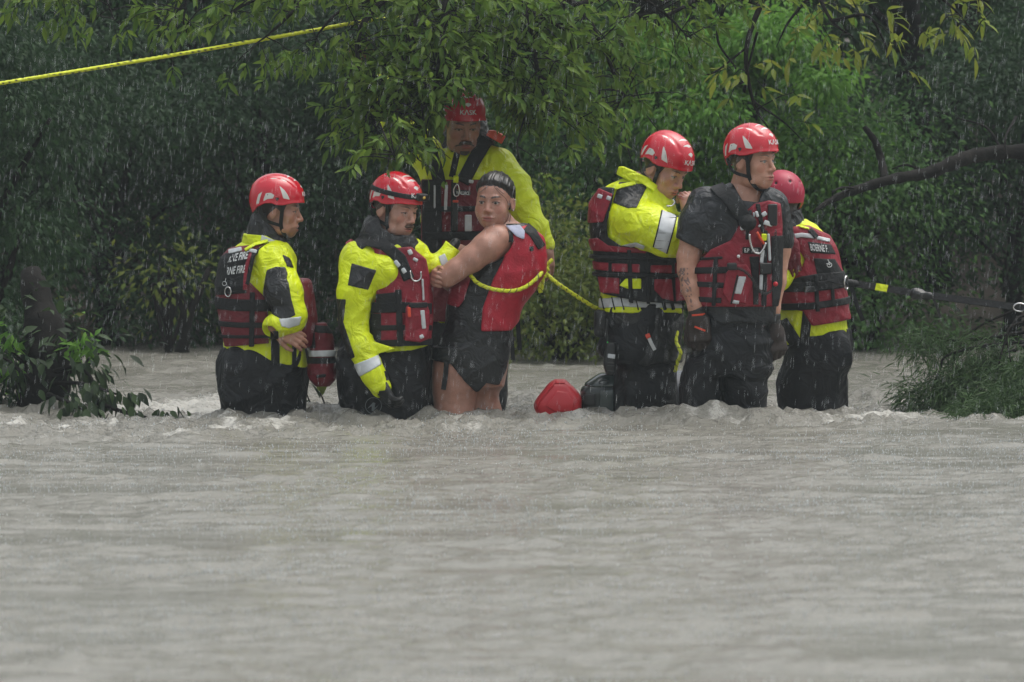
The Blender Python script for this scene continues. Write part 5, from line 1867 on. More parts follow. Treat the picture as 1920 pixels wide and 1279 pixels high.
# far bank, left to right: dense shrubs at the water's edge, trees behind them
SHRUBS = [
    ('dark shrub on the far bank at the left edge of the picture', -60, 6.0, .95, (.85, .6, 1.1), 24500, .042, G_DARK, 101),
    ('dark shrub on the far bank left of the leftmost rescuer', 190, 6.1, .9, (.8, .6, 1.0), 22750, .042, G_DARK, 102),
    ('yellow-green bush on the far bank left of the leftmost rescuer', 315, 5.3, .42, (.16, .16, .16), 260, .055, G_OLIVE, 103),
    ('dark shrub on the far bank behind the leftmost rescuer', 500, 6.3, .95, (.85, .6, 1.1), 22750, .042, G_DARK, 104),
    ('dark shrub on the far bank behind the man with the moustache', 790, 6.2, .95, (.8, .6, 1.1), 19250, .042, G_DARK, 105),
    ('yellow-green bush at the water behind the rope between the woman and the next rescuer', 1060, 4.75, .34, (.40, .35, .36), 7350, .042, G_OLIVE, 106),
    ('green shrub on the far bank right of the woman', 1085, 6.1, 1.0, (.75, .55, 1.0), 19250, .042, G_MID, 107),
    ('dark shrub on the far bank behind the bare-armed rescuer', 1380, 6.3, .7, (.85, .6, .7), 17500, .042, G_MID, 108),
    ('green shrub on the far bank behind the black tether', 1600, 5.7, .65, (.50, .45, .75), 13125, .042, G_MID, 109),
    ('dark shrub on the far bank at the right edge of the picture', 1880, 6.3, 1.0, (.9, .6, 1.1), 22750, .042, G_DARK, 110),
]
for lab, px, y, zc, rad, n, lf, m, sd in SHRUBS:
    woody(lab, 'shrub', 'shrub', fx(px, y), y, 2, rad, zc, n, lf, m, sd, nc=34, spread_=.19, tr=.035, stems=2)
TREES = [
    ('tall dark tree behind the shrubs at the left edge', -150, 8.3, 2.0, (1.6, 1.2, 1.3), 12000, .09, G_DARK, 201),
    ('tall dark tree behind the leftmost rescuer', 330, 8.6, 2.0, (1.6, 1.2, 1.3), 13000, .09, G_DARK, 202),
    ('tall dark tree behind the hanging ash leaves', 800, 8.4, 2.0, (1.6, 1.2, 1.3), 12000, .09, G_DARK, 203),
    ('bright green tree with drooping leaves above the two rescuers on the right', 1390, 5.6, 1.30, (.66, .4, .58), 17000, .052, G_LITE, 204),
    ('tall green tree behind the bright green one', 1330, 9.0, 2.0, (1.5, 1.1, 1.3), 12000, .09, G_MID, 205),
    ('tall dark tree at the right behind the bare limb', 1800, 8.5, 2.0, (1.6, 1.2, 1.3), 13000, .09, G_DARK, 206),
]
for lab, px, y, zc, rad, n, lf, m, sd in TREES:
    woody(lab, 'tree', 'tree', fx(px, y), y, 5, rad, zc, n, lf, m, sd, nc=46 if rad[0] > 1 else 26, spread_=.33 if rad[0] > 1 else .12, droop=.8, tr=.12 if rad[0] > 1 else .05)

# the wooded slope behind, too far off to tell its trees apart
r = np.random.default_rng(77)
n = 42000
xx = r.uniform(-14, 14, n)
yy = r.uniform(9.5, 14, n)
k = np.arange(n) % 3 == 0                       # the wood comes down to the water on either side of the view
xx = np.where(k, np.sign(xx) * r.uniform(3.5, 10, n), xx)
yy = np.where(k, r.uniform(6.2, 10, n), yy)
pos = np.stack([xx, yy, ground_z(xx, yy) + r.uniform(0, 1, n)**.8 * (1.9 + .5 * np.sin(xx * 1.3) + .3 * np.sin(xx * 3.1 + 1))], 1)
d = r.normal(size=(n, 3))
d[:, 2] -= .6
wood = foliage('woodland', None, pos, d, r.uniform(.14, .28, n), G_DARK, 'tiny', 78)
tag(wood, 'dark mass of woodland on the slope behind everything', 'woodland', kind='stuff')


# ---------------------------------------------------------------- ash tree hanging over the people
def sprays(r, pts, per, leaf):
    """compound leaves hanging from points: returns leaf positions, directions, sizes"""
    P, D, Z, ST = [], [], [], []
    for p, dirn in pts:
        a = np.array(dirn, float) + r.normal(size=3) * .45
        a[2] -= .4
        a /= np.linalg.norm(a)
        Lr = leaf * r.uniform(.9, 1.5)
        side = np.cross(a, r.normal(size=3))
        side /= np.linalg.norm(side)
        ST.append((p, p + a * Lr))
        for k in range(per):
            t = 1.0 if k == 0 else .35 + .6 * ((k + 1) // 2) / (per // 2 + 1)
            sg = 0 if k == 0 else (1 if k % 2 else -1)
            d = a * .75 + side * sg * .95 + np.array([0, 0, -.22]) + r.normal(size=3) * .22
            P.append(p + a * Lr * t)
            D.append(d)
            Z.append(leaf * r.uniform(.75, 1.2) * (1.1 if k == 0 else 1))
    return np.array(P), np.array(D), np.array(Z), ST


CLEAR = [(838, 212, 925, 330, 1.0), (872, 186, 915, 215, .9), (856, 195, 875, 215, .6), (920, 265, 1000, 330, .8), (685, 334, 800, 450, 1.0), (690, 308, 725, 340, .7), (750, 308, 800, 340, .8), (880, 318, 985, 440, 1.0), (1190, 225, 1320, 380, 1.0), (1340, 225, 1470, 360, 1.0), (836, 300, 900, 420, .7)]


CLEAR += [(x, 157 - 112 * x / 655 - 12, x + 30, 157 - 112 * x / 655 + 12, .7) for x in range(240, 640, 30)]


def hanging_tree(label, name, base, limbs, material, seed, leaf=.10, per=5, step=.055, nind=300, reach=.16, density=1.0):
    """limbs: polylines of world points with start and end radius; compound leaves along their outer parts"""
    r = np.random.default_rng(seed)
    root = empty(name, base)
    tag(root, label, 'tree')
    allp, alld, alls = [], [], []
    stalkV, stalkF, off = [], [], 0
    for pts, r0, r1, f0, dens in limbs:
        q = spline(pts, 14 * len(pts))
        V, F, _ = tube_arrays(q, np.linspace(r0, r1, len(q)), 7)
        V, F = fix_degenerate(V, F)
        put('branch', V, F, M_BARK, root)
        if dens <= 0:
            continue
        tang = np.gradient(q, axis=0)
        ln = np.linalg.norm(np.diff(q, axis=0), axis=1).sum()
        k = max(2, int(ln * (1 - f0) / step * dens * density))
        pp = []
        for t in r.uniform(f0, 1, k):
            i = min(len(q) - 1, int(t * len(q)))
            o = r.normal(size=3) * reach * np.array([1, .8, .75])
            p = q[i] + o
            sx, sy = 960 + FPX * p[0] / (p[1] + 25), 108 + FPX * (1.6 - p[2]) / (p[1] + 25)
            if any(x0 - 12 < sx < x1 + 12 and y0 - 30 < sy < y1 and r.uniform() < fr for x0, y0, x1, y1, fr in CLEAR):
                continue
            if sy < -50 and r.uniform() < .93:
                continue
            d = o / (np.linalg.norm(o) + 1e-6) + .5 * tang[i] / (np.linalg.norm(tang[i]) + 1e-6)
            pp.append((p, d))
            if r.uniform() < .45:
                Vv, Ff, _ = tube_arrays([q[i], q[i] + o * .6 + (0, 0, .01), p], [.0032, .0026, .002], 4)
                Vv, Ff = fix_degenerate(Vv, Ff)
                stalkV.append(Vv); stalkF.append(Ff + off); off += len(Vv)
        if not pp:
            continue
        P, D, Z, ST = sprays(r, pp, per, leaf)
        for a, b in ST:
            Vv, Ff, _ = tube_arrays([a, b], [.002, .0014], 3)
            Vv, Ff = fix_degenerate(Vv, Ff)
            stalkV.append(Vv); stalkF.append(Ff + off); off += len(Vv)
        allp.append(P); alld.append(D); alls.append(Z)
    P, D, Z = np.concatenate(allp), np.concatenate(alld), np.concatenate(alls)
    tip = P + D / np.linalg.norm(D, axis=1)[:, None] * Z[:, None]
    ok = np.ones(len(P), bool)
    for x0, y0, x1, y1, fr in CLEAR:              # the branches part round the heads
        for Q in (P, tip, .5 * (P + tip)):
            qx, qy = 960 + FPX * Q[:, 0] / (Q[:, 1] + 25), 108 + FPX * (1.6 - Q[:, 2]) / (Q[:, 1] + 25)
            ok &= ~((qx > x0) & (qx < x1) & (qy > y0) & (qy < y1) & (r.uniform(0, 1, len(P)) < fr))
    P, D, Z = P[ok], D[ok], Z[ok]
    tw = put('twigs', np.concatenate(stalkV), np.concatenate(stalkF), M_BARK, root)
    tw['kind'] = 'stuff'
    # the largest leaves in view are objects of their own, the rest one mass
    px = 960 + FPX * P[:, 0] / (P[:, 1] + 25)
    py = 108 + FPX * (1.6 - P[:, 2]) / (P[:, 1] + 25)
    inview = (px > 5) & (px < 1915) & (py > 5) & (py < 700)
    score = np.where(inview, Z * 100 - P[:, 1] * 6, -1e9)
    order = np.argsort(-score)
    ind = order[:min(nind, int(inview.sum()))]
    rest = order[len(ind):]
    T, TF = leaf_template('fine')
    meshes = []
    for k in range(6):
        meshes.append(raw_mesh('leaf', T, TF, material, {'tint': np.full(len(T), k / 5.0)}, True))
    xr, yr, zr = frames(D[ind], r.uniform(-.9, .9, len(ind)))
    b = np.array(base)
    for k, i in enumerate(ind):
        o = bpy.data.objects.new('leaf', meshes[int(np.clip(r.normal(2.2, 1.5), 0, 5))])
        col.objects.link(o)
        o.parent = root
        M = Matrix(((*(xr[k] * Z[i]),), (*(yr[k] * Z[i]),), (*(zr[k] * Z[i]),))).transposed().to_4x4()
        M.translation = Vector(P[i] - b)
        o.matrix_local = M
    if len(rest):
        foliage('foliage', root, P[rest], D[rest], Z[rest], material, 'fine', seed + 1)
    return root


def L3(*pts):
    return [tuple(W(a, b, y)) for a, b, y in pts]


ash_limbs = [
    ([(0.9, 6.4, .2), (.8, 6.0, 1.6), (.5, 4.8, 3.0)] + L3((900, -420, 2.6), (840, -200, 1.4)), .13, .05, 1, 0),
    ([tuple(W(840, -200, 1.4))] + L3((800, -60, .7), (770, 60, .45), (745, 170, .35), (735, 260, .3)), .030, .005, .22, 2.6),
    ([tuple(W(840, -200, 1.4))] + L3((840, -40, .6), (830, 60, .4), (822, 130, .3), (815, 185, .28)), .024, .004, .2, 2.4),
    (L3((800, -60, .7), (700, 20, .5), (670, 90, .4), (690, 190, .35), (712, 262, .2)), .018, .004, .2, 2.2),
    (L3((840, -200, 1.4), (960, -50, .8), (990, 50, .6), (1010, 140, .5), (1030, 225, .45)), .024, .004, .25, 2.2),
    (L3((960, -50, .8), (1080, 10, .8), (1130, 90, .8), (1165, 170, .8), (1185, 200, .8)), .018, .004, .1, 2.0),
    (L3((960, -50, .8), (900, 30, .6), (905, 100, .55), (935, 160, .5)), .016, .004, .1, 2.2),
    (L3((990, 50, .6), (950, 110, .6), (975, 175, .5), (985, 215, .45)), .012, .003, .1, 2.2),
    (L3((1010, 140, .5), (1060, 190, .55), (1085, 235, .5)), .010, .003, .1, 2.2),
    (L3((990, 20, .6), (1060, 60, .7), (1080, 120, .7)), .012, .003, .1, 2.0),
    (L3((800, -60, .7), (600, -50, .6), (500, -10, .5), (420, 30, .45)), .018, .004, .15, 1.5),
    (L3((600, -50, .6), (560, 10, .5), (510, 60, .45), (480, 82, .4)), .012, .003, .2, 1.7),
    (L3((500, -40, .5), (370, -30, .5), (345, 30, .5), (350, 62, .5)), .010, .003, .35, 2.0),
    (L3((370, -30, .5), (180, -60, .6), (90, -25, .6), (40, -5, .6)), .010, .003, .3, 1.4),
    (L3((180, -60, .6), (200, 0, .9), (215, 40, .9)), .008, .003, .6, 1.0),
    (L3((1080, 10, .8), (1180, -10, 1.0), (1250, 30, 1.1), (1290, 70, 1.1)), .014, .003, .2, 1.7),
    (L3((712, 232, .1), (728, 270, -.08), (738, 290, -.22), (741, 300, -.26)), .005, .002, .55, 2.2),
    (L3((815, 185, .28), (838, 195, .30), (846, 205, .30)), .006, .002, .1, 2.5),
    (L3((850, 60, .4), (845, 120, .32), (850, 165, .28), (856, 185, .28)), .008, .002, .3, 2.6),
    (L3((985, 215, .45), (970, 270, .3), (975, 300, .2)), .005, .002, .3, 1.4),
    (L3((800, -60, .7), (720, -10, .6), (640, 20, .55), (600, 60, .5), (590, 85, .5)), .012, .003, .2, 1.6),
    (L3((745, 100, .4), (700, 150, .35), (735, 215, .25), (770, 270, .2), (785, 300, .2)), .008, .002, .2, 2.2),
    (L3((770, 60, .45), (800, 120, .3), (790, 190, .22), (800, 250, .2), (806, 275, .2)), .008, .002, .3, 2.0),
    (L3((1250, 30, 1.1), (1340, -10, 1.2), (1420, 10, 1.2)), .010, .003, .1, 1.2),
    (L3((180, -60, .6), (120, -20, .6), (100, 10, .6)), .008, .003, .3, 1.5),
    # bare dark shoots hanging on the right of the crown
    (L3((1040, -40, 1.3), (1100, 130, 1.2), (1160, 230, 1.1), (1185, 305, 1.0)), .008, .003, 1, 0),
    (L3((1160, 60, 1.2), (1200, 190, 1.1), (1240, 255, 1.0)), .006, .002, 1, 0),
]
hanging_tree('ash tree whose drooping leafy branches hang down over the standing rescuers', 'ash_tree', (0.9, 6.4, float(ground_z(np.array(.9), np.array(6.4))) - .1), ash_limbs, G_ASH, 301, .068, 5, .036, 300, .095, 2.2)

yl = [
    ([(2.4, 6.6, .3), (2.2, 6.3, 1.8), (2.0, 4.5, 3.2)] + L3((1520, -300, 2.2), (1490, -120, 1.6)), .10, .035, 1, 0),
    (L3((1490, -120, 1.6), (1440, -20, 1.5), (1400, 90, 1.4), (1412, 190, 1.4), (1440, 240, 1.4)), .020, .004, .55, .9),
    (L3((1490, -120, 1.6), (1400, -60, 1.5), (1345, 60, 1.5), (1380, 130, 1.5)), .014, .004, .8, .6),
    (L3((1490, -120, 1.6), (1530, -20, 1.4), (1560, 40, 1.3), (1600, 70, 1.3)), .016, .003, .3, 1.7),
    (L3((1560, 40, 1.3), (1625, 30, 1.2), (1658, 80, 1.2), (1668, 125, 1.2)), .010, .002, .35, 1.5),
    (L3((1530, -20, 1.4), (1480, 40, 1.4), (1455, 90, 1.4)), .010, .002, .2, 1.5),
    (L3((1530, -60, 1.4), (1700, -40, 1.3), (1780, 10, 1.3), (1825, 60, 1.3)), .012, .003, .45, 1.5),
    (L3((1700, -40, 1.3), (1800, -20, 1.3), (1860, 20, 1.3)), .010, .003, .45, 1.2),
    (L3((1420, 60, 1.4), (1395, 150, 1.4), (1378, 150, 1.4)), .007, .002, .3, 1.2),
    (L3((1400, 90, 1.4), (1330, 140, 1.4), (1290, 120, 1.4)), .006, .002, 1, 0),
    (L3((1412, 190, 1.4), (1470, 230, 1.5), (1510, 270, 1.5)), .006, .002, 1, 0),
]
hanging_tree('tree with sparse yellowing leaves hanging in at the top right', 'box_elder_tree', (2.4, 6.6, float(ground_z(np.array(2.4), np.array(6.6))) - .1), yl, G_YELL, 311, .085, 4, .05, 220, .07, .95)

# ---------------------------------------------------------------- bare limb at the right
root = empty('leaning_tree', (3.35, 4.6, -.2))
tag(root, 'dark bare tree at the right edge with a limb reaching left', 'tree')
trunk(root, [(3.35, 4.6, -.2), (3.15, 4.2, .6)] + L3((2050, 330, 3.2), (1990, 270, 2.9), (1975, 180, 2.9), (1990, 40, 3.2)), [.16, .14, .10, .085, .07, .05])
lb = trunk(root, L3((1960, 290, 2.9), (1900, 285, 2.8), (1830, 292, 2.7), (1790, 305, 2.6), (1740, 325, 2.5), (1680, 335, 2.4), (1610, 355, 2.3), (1560, 375, 2.2), (1525, 398, 2.1)), [.044, .038, .036, .036, .030, .026, .022, .016, .007], 'branch', 10)
trunk(root, L3((1660, 340, 2.4), (1652, 300, 2.5), (1640, 265, 2.5), (1620, 238, 2.5)), [.022, .020, .018, .013], 'branch', 8)
for pts in (((1880, 285, 2.8), (1850, 240, 2.9), (1795, 222, 3.0)), ((1905, 220, 2.9), (1885, 260, 2.7), (1890, 300, 2.6)), ((1740, 325, 2.5), (1700, 310, 2.5), (1672, 318, 2.5)), ((1610, 355, 2.3), (1580, 352, 2.2), (1560, 360, 2.1))):
    trunk(root, L3(*pts), [.009, .006, .003], 'branch', 6)

# ---------------------------------------------------------------- willow boughs dragging in the water at the right
r = np.random.default_rng(41)
root = empty('willow', (3.2, .9, -.55))
tag(root, 'feathery dark green willow bough trailing in the water at the right', 'bush')
trunk(root, [(3.2, .9, -.55), (3.05, .8, .05)] + L3((1985, 640, .6), (1930, 560, .5)), [.05, .045, .03, .02])
P, D, Z = [], [], []
boughs = [((1960, 700, .5), (1850, 690, .4), (1780, 740, .3), (1690, 742, .3)), ((1980, 670, .5), (1920, 710, .3), (1860, 760, .1), (1810, 778, .0)), ((1960, 660, .5), (1880, 740, .1), (1840, 785, -.15), (1810, 790, -.2)),
          ((1940, 620, .5), (1800, 640, .4), (1735, 630, .4), (1715, 670, .4)), ((1935, 640, .5), (1790, 660, .35), (1760, 700, .3), (1740, 745, .25)), ((1990, 700, .3), (1920, 745, .0), (1880, 775, -.15), (1850, 790, -.2)), ((1995, 660, .5), (1930, 700, .2), (1900, 740, .1), (1890, 780, .0)), ((1980, 740, .2), (1930, 765, -.05), (1900, 785, -.15), (1880, 795, -.2)),
          ((1950, 640, .5), (1850, 680, .4), (1810, 720, .3), (1760, 765, .2))]
for b in boughs:
    q = spline(L3(*b), 40)
    trunk(root, [tuple(v) for v in q[::8]], [.010, .006, .003], 'branch', 6)
    for i in range(6, 40):
        for _ in range(int(60 * (1 if b[0][0] > 1940 else .45))):
            o = r.normal(size=3) * np.array([.060, .06, .034])
            P.append(q[i] + o)
            dd = (q[min(i + 1, 39)] - q[i - 1]) / .08 + o * 6 + r.normal(size=3) * .5
            dd[2] -= .35
            D.append(dd)
            Z.append(r.uniform(.04, .075))
P, D, Z = np.array(P), np.array(D), np.array(Z)
ok = P[:, 2] > -.03
foliage('foliage', root, P[ok], D[ok], Z[ok], G_WILL, 'needle', 42)
for pts in (((1960, 560, .5), (1840, 610, .5), (1800, 650, .45), (1785, 690, .4)), ((1940, 590, .4), (1905, 600, .35), (1880, 655, .3), (1870, 700, .25)), ((1930, 600, .4), (1890, 620, .3), (1895, 680, .25))):
    trunk(root, L3(*pts), [.007, .005, .003], 'branch', 6)

# ---------------------------------------------------------------- drowned shrub at the left
r = np.random.default_rng(51)
root = empty('drowned_shrub', (-2.2, .55, -.55))
tag(root, 'dark flooded shrub with a thick stump at the left edge of the water', 'bush')
trunk(root, [(-2.17, .6, -.55), (-2.15, .6, .05), (-2.14, .65, .30), (-2.22, .8, .62)], [.13, .125, .10, .05], 'stump', 12)
P, D, Z = [], [], []
for b in (((60, 700, .6), (120, 650, .5), (150, 620, .5)), ((90, 700, .55), (150, 690, .4), (180, 730, .3), (170, 780, .2)), ((60, 720, .5), (20, 680, .4), (-20, 660, .4)), ((100, 720, .5), (160, 720, .3), (210, 738, .2), (255, 748, .15)), ((90, 740, .4), (140, 760, .2), (180, 785, .1)), ((60, 690, .6), (80, 620, .6), (60, 560, .6)), ((50, 690, .6), (-10, 620, .6), (-40, 560, .6)), ((100, 710, .5), (170, 680, .5), (200, 640, .6)), ((180, 755, .25), (240, 775, .15), (300, 785, .1), (330, 768, .1))):
    q = spline(L3(*b), 24)
    trunk(root, [tuple(v) for v in q[::6]], [.012, .008, .004], 'branch', 6)
    for i in range(6, 24):
        for _ in range(3 if b[0][0] < 150 else 2):
            o = r.normal(size=3) * np.array([.06, .08, .045]) * (1.3 if b[-1][1] < 700 else .55)
            P.append(q[i] + o)
            dd = (q[min(i + 1, 23)] - q[i - 1]) / .1 + o * 8
            dd[2] -= .8
            D.append(dd)
            Z.append(r.uniform(.05, .09))
P, D, Z = np.array(P), np.array(D), np.array(Z)
ok = P[:, 2] > .0
P, D, Z = P[ok], D[ok], Z[ok]
T, TF = leaf_template('fine')
G_BROAD = leaf_mat('broad_dark_leaf', (.020, .036, .018), (.045, .080, .028), .25)
for x in T:
    x[0] *= 1.5
lm = [raw_mesh('leaf', T, TF, G_BROAD, {'tint': np.full(len(T), k / 3.0)}, True) for k in range(4)]
near = np.argsort(P[:, 1] + .4 * P[:, 2])[:300]
xr, yr, zr = frames(D, r.uniform(-.9, .9, len(P)))
for i in near:
    o = bpy.data.objects.new('leaf', lm[int(r.integers(0, 4))])
    col.objects.link(o)
    o.parent = root
    M = Matrix(((*(xr[i] * Z[i]),), (*(yr[i] * Z[i]),), (*(zr[i] * Z[i]),))).transposed().to_4x4()
    M.translation = Vector(P[i] - np.array(root.location))
    o.matrix_local = M
rest = np.setdiff1d(np.arange(len(P)), near)
foliage('foliage', root, P[rest], D[rest], Z[rest], G_BROAD, 'card', 52)
# denser dark mass of the shrub above and behind its stump
pos, d, c = clumps(r, W(0, 660, .8), np.array([.26, .22, .30]), 14, 2600, .10, .8)
foliage('foliage', root, pos, d, r.uniform(.03, .06, len(pos)), G_DARK, 'tiny', 53)
for cpt, nn in (((160, 655, .5), 60), ((10, 690, .5), 50), ((5, 640, .55), 30)):
    pos = W(*cpt) + r.normal(size=(nn, 3)) * np.array([.035, .04, .045])
    d = r.normal(size=(nn, 3))
    foliage('bright_leaves', root, pos, d, r.uniform(.05, .08, nn), G_LITE, 'card', 54)

woody('dark tree whose foliage hangs down along the left edge of the picture', 'tree', 'hanging_dark_tree', fx(-60, 2.4), 2.4, 3, (.62, .5, .85), 1.15, 15000, .042, G_DARK, 57, nc=34, spread_=.16, droop=1.2, tr=.09)

# sprig of broad leaves caught in the current between the two left rescuers
root = empty('leafy_sprig', tuple(W(612, 778, .25) + np.array([0, 0, -.5])))
tag(root, 'small leafy sprig rising from the water between the two left rescuers', 'plant')
for pts in (((612, 860, .25), (610, 770, .25), (600, 735, .25)), ((614, 800, .25), (635, 760, .22), (640, 735, .2)), ((610, 800, .25), (585, 762, .25), (575, 740, .25))):
    trunk(root, L3(*pts), [.006, .005, .003], 'stem', 6)
for k, (a, b, dx, dz, sz, mm) in enumerate(((600, 748, -.3, .8, .10, 0), (605, 742, .15, 1, .09, 1), (640, 745, .7, -.3, .10, 0), (636, 752, .5, -.6, .10, 0), (640, 738, .2, -.9, .09, 0), (582, 752, -.8, -.2, .09, 0), (578, 745, -.4, .6, .08, 0), (590, 760, -.8, -.5, .08, 0), (625, 765, .9, -.2, .09, 0), (600, 735, -.1, 1, .06, 1))):
    p = W(a, b, .22)
    xr, yr, zr = frames(np.array([[dx, -.35, dz]]), np.array([.4 * (-1)**k]))
    V = p + sz * (T[:, 0:1] * xr + T[:, 1:2] * yr + T[:, 2:3] * zr)
    put('leaf', V, TF, G_OLIVE if mm else G_BROAD, root, {'tint': np.full(len(V), .6)})
# ---------------------------------------------------------------- put the people in, then what they carry
P1 = rescuer_far_left()
P2 = rescuer_moustache()
P3 = rescuer_behind()
P4, P4_torso = woman()
P5 = rescuer_hand_to_face()
P6 = rescuer_tshirt()
P7 = rescuer_back()

# ropes
M_ROPE = mat('yellow_rope', (.66, .72, .02), .55, var=.08, scale=80, bump=.5, bscale=300, masks=(('fleck', (.05, .05, .02), .6),))


def rope_fleck(V, LA):
    s, a = LA[:, 0], LA[:, 1]
    ph = (s / .030 + a / (2 * math.pi)) % 1.0
    return np.where((ph > .42) & (ph < .54), .001, -.001)


def rope(name, pts, rad, label, n=120):
    q = spline(pts, n)
    base = q[0]
    V, F, LA = tube_arrays(q, rad, 12)
    ridge = 1 + .10 * np.cos(3 * (LA[:, 1] - LA[:, 0] / .030 * 2 * math.pi / 3))
    cen = np.repeat(q, 12, 0)
    V[:len(cen)] = cen + (V[:len(cen)] - cen) * ridge[:len(cen), None]
    V, F = fix_degenerate(V, F)
    o = put(name, V, F, M_ROPE, None, {'fleck': rope_fleck(V, LA)}, True, tuple(base))
    tag(o, label, 'rope')
    return o


rope('safety_rope', L3((-420, 224, -.3), (-100, 173, -.1), (0, 157, .0), (330, 103, .3), (655, 45, .62), (780, 18, .8), (850, -90, 1.2), (842, -200, 1.38)), .0085, 'taut yellow rope running from the left edge up into the hanging leaves', 420)
ring_px = [(882, 512), (892, 524), (905, 532), (922, 538), (940, 541), (958, 542), (975, 539), (990, 532), (1003, 522), (1014, 511)]
q = np.array(ring_px, float)
front = P4.project(P4_torso.off(.036), q[:, 0], q[:, 1], .008)
front[-1, 1] = front[-2, 1] + .02
pts = [tuple(v) for v in front] + [tuple(P4.p(1018, 508, .02))]
back = [P4.p(1005, 500, .15), P4.p(960, 498, .20), P4.p(905, 500, .17), P4.p(878, 506, .03)]
tie = rope('tie_rope', [tuple(v) for v in back[::-1]][:0] + [tuple(back[3])] + pts + [tuple(v) for v in (W(1040, 528, .02), W(1078, 554, .06), W(1108, 573, .10), W(1122, 580, .12))], .0088, 'yellow rope tied round the woman and led to the rescuer on her right', 260)
V, F = nets(cap(P4.p(1010, 512, -.01), P4.p(1024, 504, -.01), .017, .017).u(cap(P4.p(1016, 502, -.01), P4.p(1020, 516, -.02), .015, .015), .006).add(lambda P: .003 * np.sin(P @ np.array([300., 0, 260.])), .004), .003)
put('knot', V, F, M_ROPE, tie, {'fleck': -np.ones(len(V))})
for pts_ in ((P4.p(1016, 506, -.01), P4.p(1026, 496, -.015), P4.p(1036, 487, -.01)), (P4.p(1017, 510, -.02), P4.p(1012, 525, -.02), P4.p(1011, 540, -.015), P4.p(1013, 549, -.01)), (P4.p(1018, 512, -.02), P4.p(1018, 528, -.02), P4.p(1014, 548, -.01))):
    qq = spline(pts_, 24)
    V, F, LA = tube_arrays(qq, .0085, 10)
    V, F = fix_degenerate(V, F)
    put('rope_end', V, F, M_ROPE, tie, {'fleck': rope_fleck(V, LA)})
rope('loose_rope', [tuple(v) for v in (W(1270, 622, .02), W(1268, 640, .0), W(1276, 662, -.02), W(1270, 680, .0), W(1266, 697, .03))], .008, 'yellow rope hanging between the two rescuers at the right', 60)

# tether
tr0 = W(1578, 528, .30)
tp = np.array([W(1552, 522, .20), W(1586, 530, .20), W(1640, 538, .16), W(1720, 551, .10), W(1820, 565, .05), W(1930, 580, .0), W(2060, 598, -.05)])
tq = spline(tp, 60)
root = empty('tether', tuple(tp[0]))
tag(root, 'black webbing tether pulled taut from the back of the crimson-helmeted rescuer', 'tether')
ribbon('webbing', tq, [(0, -1, .3)] * 60, .0150, .005, M_WEB, root)
i0 = [i for i in range(60) if W(1636, 538, .16)[0] <= tq[i][0] <= W(1672, 543, .14)[0]]
ribbon('marker_sleeve', tq[i0[0]:i0[-1] + 1], [(0, -1, .3)] * 60, .0155, .007, M_YEL, root)
solid('clamp', cap(W(1716, 551, .10), W(1745, 556, .09), .024, .016).add(folds(71, 60, .004), .004), .004, M_PLA, root)
solid('keeper', cap(W(1592, 531, .19), W(1606, 533, .19), .018, .016), .004, M_WEB, root)
c = W(1587, 531, .20)
tube('ring', [c + np.array([.012 * math.cos(a) * .8, .02 * math.cos(a), .030 * math.sin(a)]) for a in np.linspace(0, 2 * math.pi, 25)[:-1]], .0042, M_STEEL, root, 7, True)
ribbon('loose_end', spline([W(1596, 536, .19), W(1604, 565, .19), W(1618, 602, .2)], 10), [(0, -1, 0)] * 10, .010, .003, M_WEB, root)
ribbon('loose_end', spline([W(1748, 556, .09), W(1756, 575, .09), W(1764, 597, .1)], 8), [(0, -1, 0)] * 8, .006, .003, M_PLA, root)
tube('snap_ring', [W(1912, 577, .0) + np.array([.028 * math.cos(a), 0, .018 * math.sin(a)]) for a in np.linspace(0, 2 * math.pi, 21)[:-1]], .004, M_STEEL, root, 7, True)

# throw bag on the left rescuer
def bag():
    s = P1
    b = s.loft([(606, 588, 612, 14, -.05), (622, 584, 622, 20, -.05), (655, 582, 628, 22, -.05), (690, 578, 630, 23, -.05), (712, 582, 628, 22, -.05), (724, 592, 618, 14, -.05)], 2.1).add(folds(81, 22, .004), .005)
    root = solid('throw_bag', b, .005, M_MAR, None, loc=tuple(s.p(606, 722, -.05)))
    tag(root, 'dark red rope throw bag with a silver band hanging beside the leftmost rescuer', 'bag')
    s.strap('reflective_band', b, [(570, 661), (640, 660)], 6, .004, M_SIL, root, .3)
    s.strap('black_band', b, [(570, 674), (640, 673)], 6, .003, M_WEB, root, .3)
    s.strap('black_band', b, [(570, 612), (640, 618)], 7, .003, M_WEB, root, .3)
    s.strap('side_panel', b, [(586, 620), (588, 650)], 5, .004, M_WEB, root, .3)
    s.panel('handle', b, [(594, 700), (612, 698), (612, 704), (594, 706)], .005, M_WEB, root, .0)
    return root


bag()

# hand-held radio at the hip
s = P5
b = s.loft([(640, 1136, 1155, 10, -.13), (650, 1134, 1155, 11, -.13), (690, 1132, 1154, 11, -.13), (700, 1136, 1152, 9, -.13)], 3)
root = solid('radio', b, .004, M_PLA, None, loc=tuple(s.p(1144, 700, -.13)))
tag(root, 'black hand-held radio hanging at the hip of the rescuer with hand to face', 'radio')
s.panel('label_strip', b, [(1139, 659), (1153, 661), (1152, 669), (1138, 667)], .003, M_SIL, root, -.10, .003)
for k in range(4):
    s.strap('grille_slot', b, [(1138, 676 + 5 * k), (1151, 677 + 5 * k)], .9, .003, mat('grey_plastic', (.05, .05, .05), .5), root, -.10, .003)
V, F = uv_sphere(.0035, 8, 6)
put('status_light', V + s.p(1138, 639, -.16), F, mat('green_light_lens', (.02, .6, .08), .3), root)
tube('antenna', spline([s.p(1139, 642, -.13), s.p(1137, 620, -.13), s.p(1138, 596, -.12)], 8), .005, M_PLA, root)

